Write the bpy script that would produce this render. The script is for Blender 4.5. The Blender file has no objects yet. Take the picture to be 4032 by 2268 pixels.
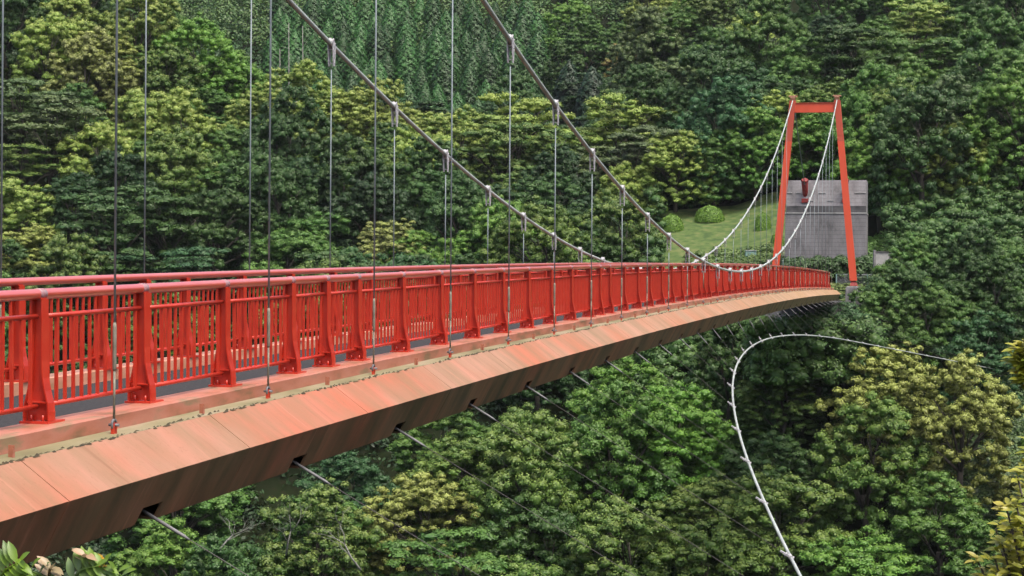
import bpy, math, random
import numpy as np
from mathutils import Matrix, Vector

# ---------------------------------------------------------------- camera
scene = bpy.context.scene
col = scene.collection
FP = 7250.0                      # focal length in photo pixels (4032 wide)
YH = 1041.0                      # horizon row in the photo
ROLL = 0.00699
cam_data = bpy.data.cameras.new("camera")
cam = bpy.data.objects.new("camera", cam_data)
col.objects.link(cam)
cam_data.sensor_width = 36.0
cam_data.lens = FP / 4032 * 36
cam_data.shift_y = -(1134 - YH) / 4032
cam_data.clip_start = 0.1
cam_data.clip_end = 3000
cam.matrix_world = Matrix.Rotation(math.radians(90), 4, 'X') @ Matrix.Rotation(ROLL, 4, 'Z')
scene.camera = cam

# ---------------------------------------------------------------- light
SUN_EL, SUN_AZ = math.radians(66), math.radians(145)   # azimuth clockwise from +Y
world = bpy.data.worlds.new("World")
scene.world = world
world.use_nodes = True
nt = world.node_tree
bg = nt.nodes['Background']
sky = nt.nodes.new('ShaderNodeTexSky')
sky.sky_type = 'NISHITA'
sky.sun_disc = False
sky.sun_elevation = SUN_EL
sky.sun_rotation = SUN_AZ
sky.air_density = 1.0
sky.dust_density = 7.0
sky.ozone_density = 0.6
nt.links.new(sky.outputs[0], bg.inputs[0])
bg.inputs[1].default_value = 0.15
sd = bpy.data.lights.new("sun", 'SUN')
sd.energy = 1.5
sd.angle = math.radians(20)
sd.color = (1.0, 0.96, 0.88)
sun = bpy.data.objects.new("sun", sd)
col.objects.link(sun)
dv = Vector((math.sin(SUN_AZ) * math.cos(SUN_EL), math.cos(SUN_AZ) * math.cos(SUN_EL), math.sin(SUN_EL)))
sun.rotation_euler = dv.to_track_quat('Z', 'Y').to_euler()
scene.view_settings.view_transform = 'Standard'
scene.view_settings.look = 'None'
scene.view_settings.exposure = 0.88
scene.view_settings.gamma = 1.0
scene.cycles.max_bounces = 6
scene.cycles.diffuse_bounces = 3
scene.cycles.transparent_max_bounces = 4

rnd = random.Random(7)
RG = np.random.default_rng(11)

# ---------------------------------------------------------------- materials
def new_mat(name):
    m = bpy.data.materials.new(name)
    m.use_nodes = True
    return m, m.node_tree, m.node_tree.nodes['Principled BSDF']

def N(t, kind, **kw):
    n = t.nodes.new(kind)
    for k, v in kw.items():
        setattr(n, k, v)
    return n

def ramp(t, fac, stops):
    r = N(t, 'ShaderNodeValToRGB')
    e = r.color_ramp.elements
    e[0].position, e[0].color = stops[0][0], (*stops[0][1], 1)
    e[1].position, e[1].color = stops[-1][0], (*stops[-1][1], 1)
    for p, c in stops[1:-1]:
        q = e.new(p); q.color = (*c, 1)
    t.links.new(fac, r.inputs[0])
    return r.outputs[0]

def noise_of(t, scale, detail=4.0, vec=None, stretch=None, rough=0.55):
    co = N(t, 'ShaderNodeTexCoord')
    src = co.outputs['Object'] if vec is None else vec
    if stretch:
        mp = N(t, 'ShaderNodeMapping')
        mp.inputs['Scale'].default_value = stretch
        t.links.new(src, mp.inputs[0]); src = mp.outputs[0]
    n = N(t, 'ShaderNodeTexNoise')
    n.inputs['Scale'].default_value = scale
    n.inputs['Detail'].default_value = detail
    n.inputs['Roughness'].default_value = rough
    t.links.new(src, n.inputs['Vector'])
    return n.outputs['Fac']

def mixc(t, fac, a, b):
    m = N(t, 'ShaderNodeMix', data_type='RGBA')
    for s, v in ((0, fac), (6, a), (7, b)):
        if isinstance(v, (int, float)):
            m.inputs[s].default_value = v
        elif isinstance(v, tuple):
            m.inputs[s].default_value = (*v, 1)
        else:
            t.links.new(v, m.inputs[s])
    return m.outputs[2]

def simple(name, stops, scale=6, rough=0.6, metal=0.0, bump=0.0, stretch=None, spec=0.5, detail=5):
    m, t, b = new_mat(name)
    f = noise_of(t, scale, detail, stretch=stretch)
    t.links.new(ramp(t, f, stops), b.inputs['Base Color'])
    b.inputs['Roughness'].default_value = rough
    b.inputs['Metallic'].default_value = metal
    b.inputs['Specular IOR Level'].default_value = spec
    if bump:
        bp = N(t, 'ShaderNodeBump'); bp.inputs['Strength'].default_value = bump
        bp.inputs['Distance'].default_value = 0.02
        t.links.new(f, bp.inputs['Height']); t.links.new(bp.outputs[0], b.inputs['Normal'])
    return m

M = {}
M['red'] = simple('red_gloss_paint', [(0.25, (0.37, 0.020, 0.009)), (0.5, (0.46, 0.028, 0.012)), (0.8, (0.49, 0.05, 0.022))], 5, 0.33, spec=0.6)
M['rail'] = simple('handrail_red_paint', [(0.25, (0.52, 0.05, 0.03)), (0.6, (0.58, 0.085, 0.05)), (0.85, (0.50, 0.09, 0.055))], 4, 0.30, spec=1.0, stretch=(0.4, 1, 1))
for q_ in ('rail', 'red'):
    b_ = M[q_].node_tree.nodes['Principled BSDF']
    b_.inputs['Coat Weight'].default_value = 1.0 if q_ == 'rail' else 0.1
    b_.inputs['Coat Roughness'].default_value = 0.3
    b_.inputs['Coat IOR'].default_value = 2.1 if q_ == 'rail' else 1.6
M['tower'] = simple('tower_orange_paint', [(0.2, (0.50, 0.062, 0.024)), (0.6, (0.60, 0.075, 0.03)), (0.85, (0.54, 0.09, 0.04))], 1.2, 0.5, stretch=(1, 1, 0.35))
M['tower_old'] = simple('tower_faded_paint', [(0.2, (0.34, 0.055, 0.03)), (0.6, (0.43, 0.068, 0.035)), (0.85, (0.40, 0.10, 0.06))], 1.6, 0.6, stretch=(1, 1, 0.35))
M['darkred'] = simple('rusty_red_steel', [(0.3, (0.13, 0.012, 0.01)), (0.6, (0.25, 0.02, 0.017)), (0.8, (0.32, 0.05, 0.03))], 3, 0.6)
M['galv'] = simple('galvanised_steel', [(0.3, (0.34, 0.36, 0.38)), (0.55, (0.50, 0.53, 0.55)), (0.8, (0.66, 0.66, 0.67))], 18, 0.45, 0.35)
M['sleeve'] = simple('dull_sleeve_steel', [(0.3, (0.10, 0.10, 0.11)), (0.7, (0.17, 0.17, 0.18))], 6, 0.6)
M['tie'] = simple('thin_tie_rod', [(0.3, (0.05, 0.045, 0.045)), (0.7, (0.10, 0.09, 0.09))], 3, 0.7)
M['collar'] = simple('worn_collar', [(0.3, (0.30, 0.10, 0.11)), (0.7, (0.34, 0.26, 0.28))], 30, 0.6)
M['clamp'] = simple('weathered_zinc_clamp', [(0.3, (0.16, 0.14, 0.15)), (0.5, (0.40, 0.40, 0.42)), (0.8, (0.58, 0.57, 0.60))], 14, 0.6, 0.1)
M['cable'] = simple('cable_steel', [(0.3, (0.27, 0.29, 0.28)), (0.55, (0.38, 0.42, 0.40)), (0.8, (0.50, 0.54, 0.52))], 5, 0.5, 0.15, stretch=(0.2, 1, 1))
M['rod'] = simple('hanger_rod_steel', [(0.3, (0.13, 0.16, 0.18)), (0.7, (0.21, 0.25, 0.27))], 3, 0.6, 0.0)
M['oldrod'] = simple('mossy_turnbuckle_steel', [(0.3, (0.09, 0.085, 0.06)), (0.55, (0.19, 0.18, 0.14)), (0.8, (0.30, 0.28, 0.24))], 22, 0.7, 0.1, stretch=(1, 1, 0.3))
M['asphalt'] = simple('asphalt', [(0.3, (0.028, 0.028, 0.030)), (0.55, (0.045, 0.045, 0.048)), (0.8, (0.07, 0.07, 0.073))], 45, 0.95, bump=0.3, spec=0.08)
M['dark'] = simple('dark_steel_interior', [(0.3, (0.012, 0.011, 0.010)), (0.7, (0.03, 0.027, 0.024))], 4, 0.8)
M['soffit'] = simple('deck_underside_paint', [(0.3, (0.14, 0.07, 0.04)), (0.7, (0.25, 0.12, 0.07))], 2, 0.7)
M['moss'] = simple('dry_moss', [(0.3, (0.018, 0.014, 0.008)), (0.6, (0.06, 0.045, 0.02)), (0.8, (0.12, 0.06, 0.03))], 12, 0.95)
M['bark'] = simple('grey_bark', [(0.3, (0.03, 0.026, 0.020)), (0.6, (0.07, 0.06, 0.05)), (0.85, (0.12, 0.105, 0.09))], 3, 0.9, stretch=(1, 1, 0.4))
M['palebark'] = simple('pale_dead_wood', [(0.3, (0.11, 0.11, 0.10)), (0.6, (0.18, 0.18, 0.165)), (0.85, (0.26, 0.25, 0.24))], 3, 0.9)
M['stone'] = simple('weathered_pier_concrete', [(0.25, (0.05, 0.05, 0.055)), (0.5, (0.13, 0.13, 0.14)), (0.8, (0.30, 0.30, 0.31))], 2.4, 0.9, bump=0.6, stretch=(1, 1, 0.5))
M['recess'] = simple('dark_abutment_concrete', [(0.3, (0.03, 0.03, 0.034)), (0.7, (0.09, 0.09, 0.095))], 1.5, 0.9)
M['teal'] = simple('pale_green_fence_metal', [(0.3, (0.16, 0.27, 0.26)), (0.7, (0.22, 0.36, 0.34))], 8, 0.6)
M['white'] = simple('pale_fresh_concrete', [(0.3, (0.24, 0.24, 0.24)), (0.7, (0.40, 0.40, 0.40))], 4, 0.8)

def fairing_mat(name, lower=False):
    """old salmon paint: bands running across the panel, algae and rust, sun-bleached tan toward the far end"""
    m, t, b = new_mat(name)
    co = N(t, 'ShaderNodeTexCoord').outputs['Object']
    sx = N(t, 'ShaderNodeSeparateXYZ'); t.links.new(co, sx.inputs[0])
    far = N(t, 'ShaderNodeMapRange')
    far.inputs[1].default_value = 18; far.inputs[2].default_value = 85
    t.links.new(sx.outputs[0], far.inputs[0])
    st = noise_of(t, 1.0, 6, stretch=(1.5, 0.45, 0.45), rough=0.68)
    big = noise_of(t, 1.0, 3, stretch=(0.42, 0.5, 0.5))
    fine = noise_of(t, 26, 4)
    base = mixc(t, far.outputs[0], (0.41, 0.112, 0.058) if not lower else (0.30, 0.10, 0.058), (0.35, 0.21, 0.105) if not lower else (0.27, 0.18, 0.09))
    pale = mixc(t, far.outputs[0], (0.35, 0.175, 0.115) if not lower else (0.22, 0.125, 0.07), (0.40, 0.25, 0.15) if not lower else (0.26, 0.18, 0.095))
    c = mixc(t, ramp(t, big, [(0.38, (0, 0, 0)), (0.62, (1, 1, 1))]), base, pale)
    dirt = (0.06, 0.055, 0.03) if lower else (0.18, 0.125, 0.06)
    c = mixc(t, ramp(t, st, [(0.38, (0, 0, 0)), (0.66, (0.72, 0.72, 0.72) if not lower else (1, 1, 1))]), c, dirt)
    drip = noise_of(t, 1.0, 4, stretch=(7.5, 0.6, 0.6), rough=0.7)
    c = mixc(t, ramp(t, drip, [(0.56, (0, 0, 0)), (0.70, (0.6, 0.6, 0.6))]), c, (0.19, 0.085, 0.045))
    c = mixc(t, ramp(t, drip, [(0.28, (0.45, 0.45, 0.45)), (0.40, (0, 0, 0))]), c, (0.50, 0.22, 0.15))
    c = mixc(t, ramp(t, fine, [(0.60, (0, 0, 0)), (0.75, (0.5, 0.5, 0.5))]), c, (0.20, 0.10, 0.05))
    # algae collects along the ridge and bottom edges (real stain that stays put)
    t.links.new(c, b.inputs['Base Color'])
    b.inputs['Roughness'].default_value = 0.55
    b.inputs['Specular IOR Level'].default_value = 0.35
    return m
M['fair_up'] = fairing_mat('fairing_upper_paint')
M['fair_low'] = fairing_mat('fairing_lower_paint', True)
M['kerb'] = simple('kerb_faded_pink_paint', [(0.32, (0.17, 0.10, 0.05)), (0.47, (0.36, 0.13, 0.08)), (0.58, (0.40, 0.16, 0.11)), (0.68, (0.24, 0.16, 0.09))], 1.6, 0.5, stretch=(0.9, 2, 3), detail=7)
M['kerb_far'] = simple('kerb_faded_tan_paint', [(0.30, (0.34, 0.18, 0.10)), (0.55, (0.56, 0.27, 0.18)), (0.8, (0.60, 0.36, 0.25))], 1.6, 0.5, stretch=(0.9, 2, 3), detail=7)
M['ledge'] = simple('ledge_algae_paint', [(0.34, (0.12, 0.11, 0.05)), (0.5, (0.20, 0.18, 0.095)), (0.62, (0.26, 0.22, 0.14)), (0.74, (0.30, 0.12, 0.08))], 1.1, 0.6, stretch=(0.6, 2, 2), detail=6)

def concrete():
    m, t, b = new_mat('board_marked_concrete')
    a = noise_of(t, 1.0, 6, stretch=(1.0, 1.3, 0.55), rough=0.7)
    g = noise_of(t, 9, 5)
    c = ramp(t, a, [(0.30, (0.07, 0.068, 0.072)), (0.46, (0.16, 0.155, 0.165)), (0.7, (0.22, 0.215, 0.23))])
    c = mixc(t, ramp(t, g, [(0.5, (0, 0, 0)), (0.75, (0.5, 0.5, 0.5))]), c, (0.09, 0.085, 0.085))
    co = N(t, 'ShaderNodeTexCoord').outputs['Object']
    w = N(t, 'ShaderNodeTexWave', bands_direction='Z')
    w.inputs['Scale'].default_value = 1.05; w.inputs['Distortion'].default_value = 0.3
    t.links.new(co, w.inputs['Vector'])
    c = mixc(t, ramp(t, w.outputs['Fac'], [(0.0, (0.55, 0.55, 0.55)), (0.06, (0, 0, 0))]), c, (0.07, 0.07, 0.07))
    t.links.new(c, b.inputs['Base Color'])
    b.inputs['Roughness'].default_value = 0.9
    return m
M['concrete'] = concrete()

def foliage():
    """leaf colour comes from the object's colour; 'bloom' leaves turn paler the more they face up, amount = object alpha"""
    m, t, b = new_mat('leaves')
    oi = N(t, 'ShaderNodeObjectInfo')
    var = N(t, 'ShaderNodeAttribute', attribute_name='var').outputs['Fac']
    pale_f = N(t, 'ShaderNodeAttribute', attribute_name='pale_top').outputs['Fac']
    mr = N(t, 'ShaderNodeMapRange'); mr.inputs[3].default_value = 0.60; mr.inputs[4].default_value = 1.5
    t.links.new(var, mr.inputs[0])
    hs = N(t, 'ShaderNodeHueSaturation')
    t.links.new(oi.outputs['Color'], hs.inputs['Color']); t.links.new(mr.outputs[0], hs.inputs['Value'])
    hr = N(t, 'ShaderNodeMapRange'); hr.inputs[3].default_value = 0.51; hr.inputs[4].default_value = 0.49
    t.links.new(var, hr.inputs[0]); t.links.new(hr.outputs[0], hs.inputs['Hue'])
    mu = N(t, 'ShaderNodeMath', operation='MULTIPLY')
    t.links.new(pale_f, mu.inputs[0]); t.links.new(oi.outputs['Alpha'], mu.inputs[1])
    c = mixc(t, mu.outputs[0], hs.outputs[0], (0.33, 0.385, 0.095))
    t.links.new(c, b.inputs['Base Color'])
    b.inputs['Roughness'].default_value = 0.5
    b.inputs['Specular IOR Level'].default_value = 0.35
    tr = N(t, 'ShaderNodeBsdfTranslucent')
    t.links.new(c, tr.inputs[0])
    mx = N(t, 'ShaderNodeMixShader'); mx.inputs[0].default_value = 0.12
    out = t.nodes['Material Output']
    t.links.new(b.outputs[0], mx.inputs[1]); t.links.new(tr.outputs[0], mx.inputs[2])
    t.links.new(mx.outputs[0], out.inputs[0])
    return m
M['leaf'] = foliage()

def ground_mat():
    m, t, b = new_mat('forest_floor')
    geo = N(t, 'ShaderNodeNewGeometry').outputs['Position']
    a = noise_of(t, 0.35, 6, vec=geo); g = noise_of(t, 3.0, 5, vec=geo)
    c = ramp(t, a, [(0.3, (0.008, 0.011, 0.005)), (0.6, (0.013, 0.020, 0.008)), (0.8, (0.02, 0.028, 0.010))])
    c = mixc(t, ramp(t, g, [(0.5, (0, 0, 0)), (0.7, (0.7, 0.7, 0.7))]), c, (0.022, 0.018, 0.011))
    t.links.new(c, b.inputs['Base Color']); b.inputs['Roughness'].default_value = 1; b.inputs['Specular IOR Level'].default_value = 0.05
    return m
M['ground'] = ground_mat()
M['lawn'] = simple('mown_grass', [(0.36, (0.032, 0.065, 0.013)), (0.5, (0.058, 0.10, 0.021)), (0.66, (0.105, 0.125, 0.038))], 1.3, 1.0, bump=0.5, detail=8)

# ---------------------------------------------------------------- helpers
def tag(o, label=None, cat=None, group=None, kind=None):
    if label: o['label'] = label
    if cat: o['category'] = cat
    if group: o['group'] = group
    if kind: o['kind'] = kind
    return o

def empty(name, loc=(0, 0, 0), rz=0.0):
    o = bpy.data.objects.new(name, None)
    col.objects.link(o); o.location = loc; o.rotation_euler = (0, 0, rz)
    o.empty_display_size = 0.2
    return o

class MB:
    """collects boxes, prisms and tubes into one mesh"""
    def __init__(s): s.v = []; s.f = []; s.sm = []
    def add(s, vs, fs, smooth=False):
        b = len(s.v); s.v += [tuple(v) for v in vs]
        s.f += [tuple(i + b for i in f) for f in fs]; s.sm += [smooth] * len(fs)
        return s
    def box(s, x0, x1, y0, y1, z0, z1):
        return s.add([(x0, y0, z0), (x1, y0, z0), (x1, y1, z0), (x0, y1, z0), (x0, y0, z1), (x1, y0, z1), (x1, y1, z1), (x0, y1, z1)],
                     [(0, 3, 2, 1), (4, 5, 6, 7), (0, 1, 5, 4), (1, 2, 6, 5), (2, 3, 7, 6), (3, 0, 4, 7)])
    def prism(s, poly, axis, a, b):
        """poly: 2D points; axis 'x': poly in (y,z), 'y': poly in (x,z), 'z': poly in (x,y)"""
        mk = {'x': lambda p, t: (t, p[0], p[1]), 'y': lambda p, t: (p[0], t, p[1]), 'z': lambda p, t: (p[0], p[1], t)}[axis]
        n = len(poly); vs = [mk(p, a) for p in poly] + [mk(p, b) for p in poly]
        fs = [tuple(range(n - 1, -1, -1)), tuple(range(n, 2 * n))] + [(i, (i + 1) % n, (i + 1) % n + n, i + n) for i in range(n)]
        return s.add(vs, fs)
    def hexa(s, pts):
        return s.add(pts, [(0, 3, 2, 1), (4, 5, 6, 7), (0, 1, 5, 4), (1, 2, 6, 5), (2, 3, 7, 6), (3, 0, 4, 7)])
    def tube(s, pts, r, n=8, caps=True):
        pts = [Vector(p) for p in pts]; rs = r if isinstance(r, (list, tuple)) else [r] * len(pts)
        vs = []; ref = None
        for i, p in enumerate(pts):
            d = (pts[min(i + 1, len(pts) - 1)] - pts[max(i - 1, 0)]).normalized()
            if ref is None:
                ref = d.orthogonal().normalized()
            ref = (ref - d * ref.dot(d)).normalized(); bi = d.cross(ref)
            for k in range(n):
                a = 2 * math.pi * k / n
                vs.append(p + (ref * math.cos(a) + bi * math.sin(a)) * rs[i])
        fs = [(i * n + k, i * n + (k + 1) % n, (i + 1) * n + (k + 1) % n, (i + 1) * n + k) for i in range(len(pts) - 1) for k in range(n)]
        base = len(s.v)
        s.add(vs, fs, True)
        if caps:
            s.f += [tuple(base + k for k in range(n - 1, -1, -1)), tuple(base + (len(pts) - 1) * n + k for k in range(n))]
            s.sm += [False, False]
        return s
    def mesh(s, name, mat):
        me = bpy.data.meshes.new(name)
        me.from_pydata(s.v, [], s.f); me.materials.append(mat)
        me.polygons.foreach_set('use_smooth', s.sm)
        me.update()
        return me
    def build(s, name, mat, parent=None, loc=None):
        return put(name, s.mesh(name, mat), parent, loc)

def put(name, me, parent=None, loc=None, rot=None):
    o = bpy.data.objects.new(name, me); col.objects.link(o)
    if parent: o.parent = parent
    if loc is not None: o.location = loc
    if rot is not None: o.rotation_euler = rot
    return o

# ---------------------------------------------------------------- bridge frame: x along span, y toward far side, z up
TH = math.atan(1666.5 / FP)
PN, W, S0, D, KM = 6.594, 2.982, 14.071, 3.6, 13.93
Z0, ZC, CD, CC, ST, ZT = -1.042, -0.196, 0.00155, 0.0379, 127.2, 11.52
SM = S0 + D * KM
def zd(s): return Z0 - CD * ((s - SM) / D) ** 2
def zc(s): return ZC + CC * ((s - SM) / D) ** 2
bridge = empty('suspension_bridge', (-PN * math.cos(TH), PN * math.sin(TH), 0), math.pi / 2 - TH)
tag(bridge, 'red pedestrian suspension bridge spanning the wooded gorge, orange far tower and salmon deck edge', 'bridge')
def b2w(s, l, z):
    return Vector((s * math.sin(TH) - (PN + l) * math.cos(TH), s * math.cos(TH) + (PN + l) * math.sin(TH), z))
SA, SB = 2.0, 126.9            # deck ends
ss = [SA + (SB - SA) * i / 60 for i in range(61)]

def strip(prof, s0, s1, n):
    """closed profile [(l,z)] swept along the cambered deck"""
    m = MB(); k = len(prof)
    for i in range(n + 1):
        s = s0 + (s1 - s0) * i / n
        m.v += [(s, p[0], zd(s) + p[1]) for p in prof]
    m.f = [(i * k + j, i * k + (j + 1) % k, (i + 1) * k + (j + 1) % k, (i + 1) * k + j) for i in range(n) for j in range(k)]
    m.f += [tuple(range(k - 1, -1, -1)), tuple(n * k + j for j in range(k))]
    m.sm = [False] * len(m.f)
    return m
strip([(0.47, -0.20), (W - 0.47, -0.20), (W - 0.47, -0.065), (W / 2, -0.04), (0.47, -0.065)], SA, SB, 60).build('road_deck', M['asphalt'], bridge)
def mir(pr): return [(W - l, z) for l, z in reversed(pr)]
kp = [(0.12, -0.19), (0.466, -0.19), (0.466, 0.06), (0.135, 0.06), (0.12, 0.045)]
o = strip(kp, SA, SB, 60).build('kerb', M['kerb'], bridge)
o = strip(mir(kp), SA, SB, 60).build('kerb', M['kerb_far'], bridge)
lp = [(-0.10, -0.115), (0.116, -0.115), (0.116, -0.070), (-0.10, -0.082)]
strip(lp, SA, SB, 60).build('ledge', M['ledge'], bridge)
strip(mir(lp), SA, SB, 60).build('ledge', M['ledge'], bridge)
strip([(0.05, -0.60), (W - 0.05, -0.60), (W - 0.05, -0.24), (0.05, -0.24)], SA, SB, 60).build('deck_girder', M['soffit'], bridge)
strip([(-0.27, -0.800), (W + 0.27, -0.800), (W + 0.27, -0.774), (-0.27, -0.774)] if False else [(0.10, -0.80), (W - 0.10, -0.80), (W - 0.10, -0.775), (0.10, -0.775)], SA, SB, 60).build('soffit', M['soffit'], bridge)

# fairing panels: upper inclined face, lower face with a notch for each storm tie
A_, R_, B_ = (-0.104, -0.083), (-0.50, -0.371), (-0.28, -0.790)
def fairing(sa, sb, far, notch):
    f = (lambda l: W - l) if far else (lambda l: l)
    def quad(m, p, q, a, b, th=0.02, t0=0.0, t1=1.0):
        P = (p[0] + (q[0] - p[0]) * t0, p[1] + (q[1] - p[1]) * t0); Q = (p[0] + (q[0] - p[0]) * t1, p[1] + (q[1] - p[1]) * t1)
        dx, dz = Q[0] - P[0], Q[1] - P[1]; L = math.hypot(dx, dz); nx, nz = -dz / L * th, dx / L * th
        if nx < 0: nx, nz = -nx, -nz
        pts = []
        for s in (a, b):
            for (l, z) in (P, Q, (Q[0] + nx, Q[1] + nz), (P[0] + nx, P[1] + nz)):
                pts.append((s, f(l), zd(s) + z))
        m.hexa(pts)
    up = MB(); n = 2
    for i in range(n): quad(up, A_, R_, sa + (sb - sa) * i / n, sa + (sb - sa) * (i + 1) / n)
    lo = MB(); c = (sa + sb) / 2
    if notch:
        quad(lo, (-0.497, -0.3775), B_, sa, sb, t1=0.66)
        quad(lo, (-0.497, -0.3775), B_, sa, c - 0.20, t0=0.66)
        quad(lo, (-0.497, -0.3775), B_, c + 0.20, sb, t0=0.66)
        for a, b in ((sa, c - 0.20), (c + 0.20, sb)):
            lo.hexa([(s, f(l), zd(s) + z) for s in (a, b) for l, z in ((-0.262, -0.802), (0.10, -0.802), (0.10, -0.782), (-0.262, -0.782))])
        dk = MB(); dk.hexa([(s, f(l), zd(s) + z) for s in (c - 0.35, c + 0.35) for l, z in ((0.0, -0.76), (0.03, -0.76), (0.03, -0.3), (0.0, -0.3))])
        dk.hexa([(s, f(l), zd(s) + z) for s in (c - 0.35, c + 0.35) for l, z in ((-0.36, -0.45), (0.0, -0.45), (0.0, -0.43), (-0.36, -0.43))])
    else:
        quad(lo, (-0.497, -0.3775), B_, sa, sb); dk = None
    return up, lo, dk
g = 0.006
k = -3
while True:
    sa, sb = S0 + D * (k - 0.5), S0 + D * (k + 0.5)
    sa = max(sa, SA); sb = min(sb, 125.6)
    if sb - sa < 0.5: break
    for far in (False, True):
        up, lo, dk = fairing(sa + g, sb - g, far, sb - sa > 3.0)
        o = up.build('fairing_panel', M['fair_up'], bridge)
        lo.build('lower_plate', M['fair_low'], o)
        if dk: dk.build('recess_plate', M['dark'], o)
    k += 1

# moss and leaf litter lodged along the ledge edge
mm = MB(); r2 = random.Random(3)
s = 8.0
while s < 105:
    wv = 0.5 + 0.5 * math.sin(s * 1.7) * math.sin(s * 0.43 + 1)
    h = (0.004 + 0.014 * r2.random() * (0.4 + wv)) * (1 if s < 60 else 0.7); w_ = 0.04 + 0.09 * r2.random()
    l = -0.098 + r2.uniform(-0.012, 0.03) + (0.05 * r2.random() if wv > 0.8 else 0); z = zd(s) - 0.083
    ring = [(s + math.cos(a) * w_ * r2.uniform(.6, 1.1), l + math.sin(a) * 0.017 * r2.uniform(.6, 1.2), z - 0.006) for a in [i * math.pi / 3 for i in range(6)]]
    top = [(s + r2.uniform(-.3, .3) * w_, l, z + h)]
    mm.add(ring + top, [(i, (i + 1) % 6, 6) for i in range(6)], True)
    s += 0.035 + 0.05 * r2.random() + (0.25 * r2.random() if wv < 0.15 else 0)
tag(mm.build('moss', M['moss']), 'ragged dark line of moss and leaf litter lodged along the salmon deck edge', 'moss', kind='stuff')
bpy.data.objects['moss'].matrix_world = bridge.matrix_basis.copy()
bpy.data.objects['moss'].location = bridge.location; bpy.data.objects['moss'].rotation_euler = bridge.rotation_euler

# ---------------------------------------------------------------- railings
HR = 1.088; RL = 0.36      # handrail height above hanger eye, lateral inset
def post_mesh():
    m = MB()
    def out(z):  # outward half width of the splayed flanges
        return 0.038 + 0.064 * max(0, 1 - (max(z, .13) - .13) / 0.34) ** 1.7
    zs = [0.02, 0.09, 0.16, 0.26, 0.36, 0.5, 0.9, 0.99]
    for sg in (-1, 1):
        for a, b in zip(zs[:-1], zs[1:]):
            ya, yb = sg * out(a), sg * out(b); t = 0.012 * sg
            m.hexa([(-0.054, ya, a), (0.054, ya, a), (0.054, ya + t, a), (-0.054, ya + t, a),
                    (-0.054, yb, b), (0.054, yb, b), (0.054, yb + t, b), (-0.054, yb + t, b)])
    for a, b in zip(zs[2:-1], zs[3:]):
        m.hexa([(-0.006, -out(a), a), (0.006, -out(a), a), (0.006, out(a), a), (-0.006, out(a), a),
                (-0.006, -out(b), b), (0.006, -out(b), b), (0.006, out(b), b), (-0.006, out(b), b)])
    m.box(-0.052, 0.052, -0.082, 0.082, 0.162, 0.174)
    m.box(-0.004, 0.004, -.098, .098, 0.022, 0.160)
    if False: m.add([(-0.006, -.09, 0.02), (-0.006, .09, 0.02), (-0.006, 0, 0.15), (0.006, -.09, 0.02), (0.006, .09, 0.02), (0.006, 0, 0.15)], [(0, 1, 2), (5, 4, 3), (0, 3, 4, 1), (1, 4, 5, 2), (2, 5, 3, 0)])
    m.box(-0.05, 0.05, -0.036, 0.036, 0.99, 1.0)
    return m.mesh('railing_post', M['red'])
PM = post_mesh()
blm = MB().box(-0.09, 0.20, -0.125, 0.125, 0.0, 0.018)
for x in (-0.032, 0.032):
    for y in (-0.05, 0.05): blm.tube([(x, y, 0.010), (x, y, 0.065)], 0.011, 6)
bpm = blm.mesh('base_plate', M['red'])
colm = MB().tube([(-0.055, 0, 0), (-0.05, 0, 0), (0.05, 0, 0), (0.052, 0, 0)], [0.0425, 0.0455, 0.0455, 0.0425], 16).mesh('rail_collar', M['collar'])
def panel_mesh(L, nb):
    m = MB(); h = L / 2 - 0.07
    m.tube([(-h - 0.03, 0, 0.85), (h + 0.03, 0, 0.85)], 0.0205, 8)
    m.tube([(-h - 0.03, 0, 0.135), (h + 0.03, 0, 0.135)], 0.0205, 8)
    for i in range(nb):
        x = -h + (i + 0.5) * 2 * h / nb
        m.box(x - 0.0125, x + 0.0125, -0.012, 0.012, 0.14, 0.845)
    return m.mesh('baluster_panel', M['red'])
PL, PSs = panel_mesh(1.95, 12), panel_mesh(1.2, 7)
posts = []
m0 = 5.32 - 18.0
for mgrp in range(0, 8):
    a = m0 + 18.0 * mgrp
    posts += [a, a + 1.2] + [a + 2.4 + 1.95 * i for i in range(8)]
posts = sorted(p + S0 - 0.08 for p in posts)
posts = [p for p in posts if 3.0 < p < SB - 0.1]
for far in (False, True):
    l = (W - RL) if far else RL
    rail = MB(); pts = [(s, l, zd(s) + HR) for s in ss]
    rail.tube(pts, 0.0425, 16)
    rail = rail.build('railing', M['rail'], bridge)
    rail['label'] = 'red tubular railing on the far side of the deck' if far else 'red tubular railing on the near side of the deck'
    for i, s in enumerate(posts):
        z = zd(s) + 0.06
        p = put('railing_post', PM, rail, (s, l, z))
        put('base_plate', bpm, rail, (s, l, z))
        if s < 60:
            if not far: put('rail_collar', colm, rail, (s, l, zd(s) + HR))
        if i + 1 < len(posts):
            s2 = posts[i + 1]; Lb = s2 - s; mid = (s + s2) / 2
            slope = (zd(s2) - zd(s)) / Lb
            put('baluster_panel', PL if Lb > 1.5 else PSs, rail, (mid, l, zd(mid) + 0.06), (0, -math.atan(slope), 0))

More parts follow.
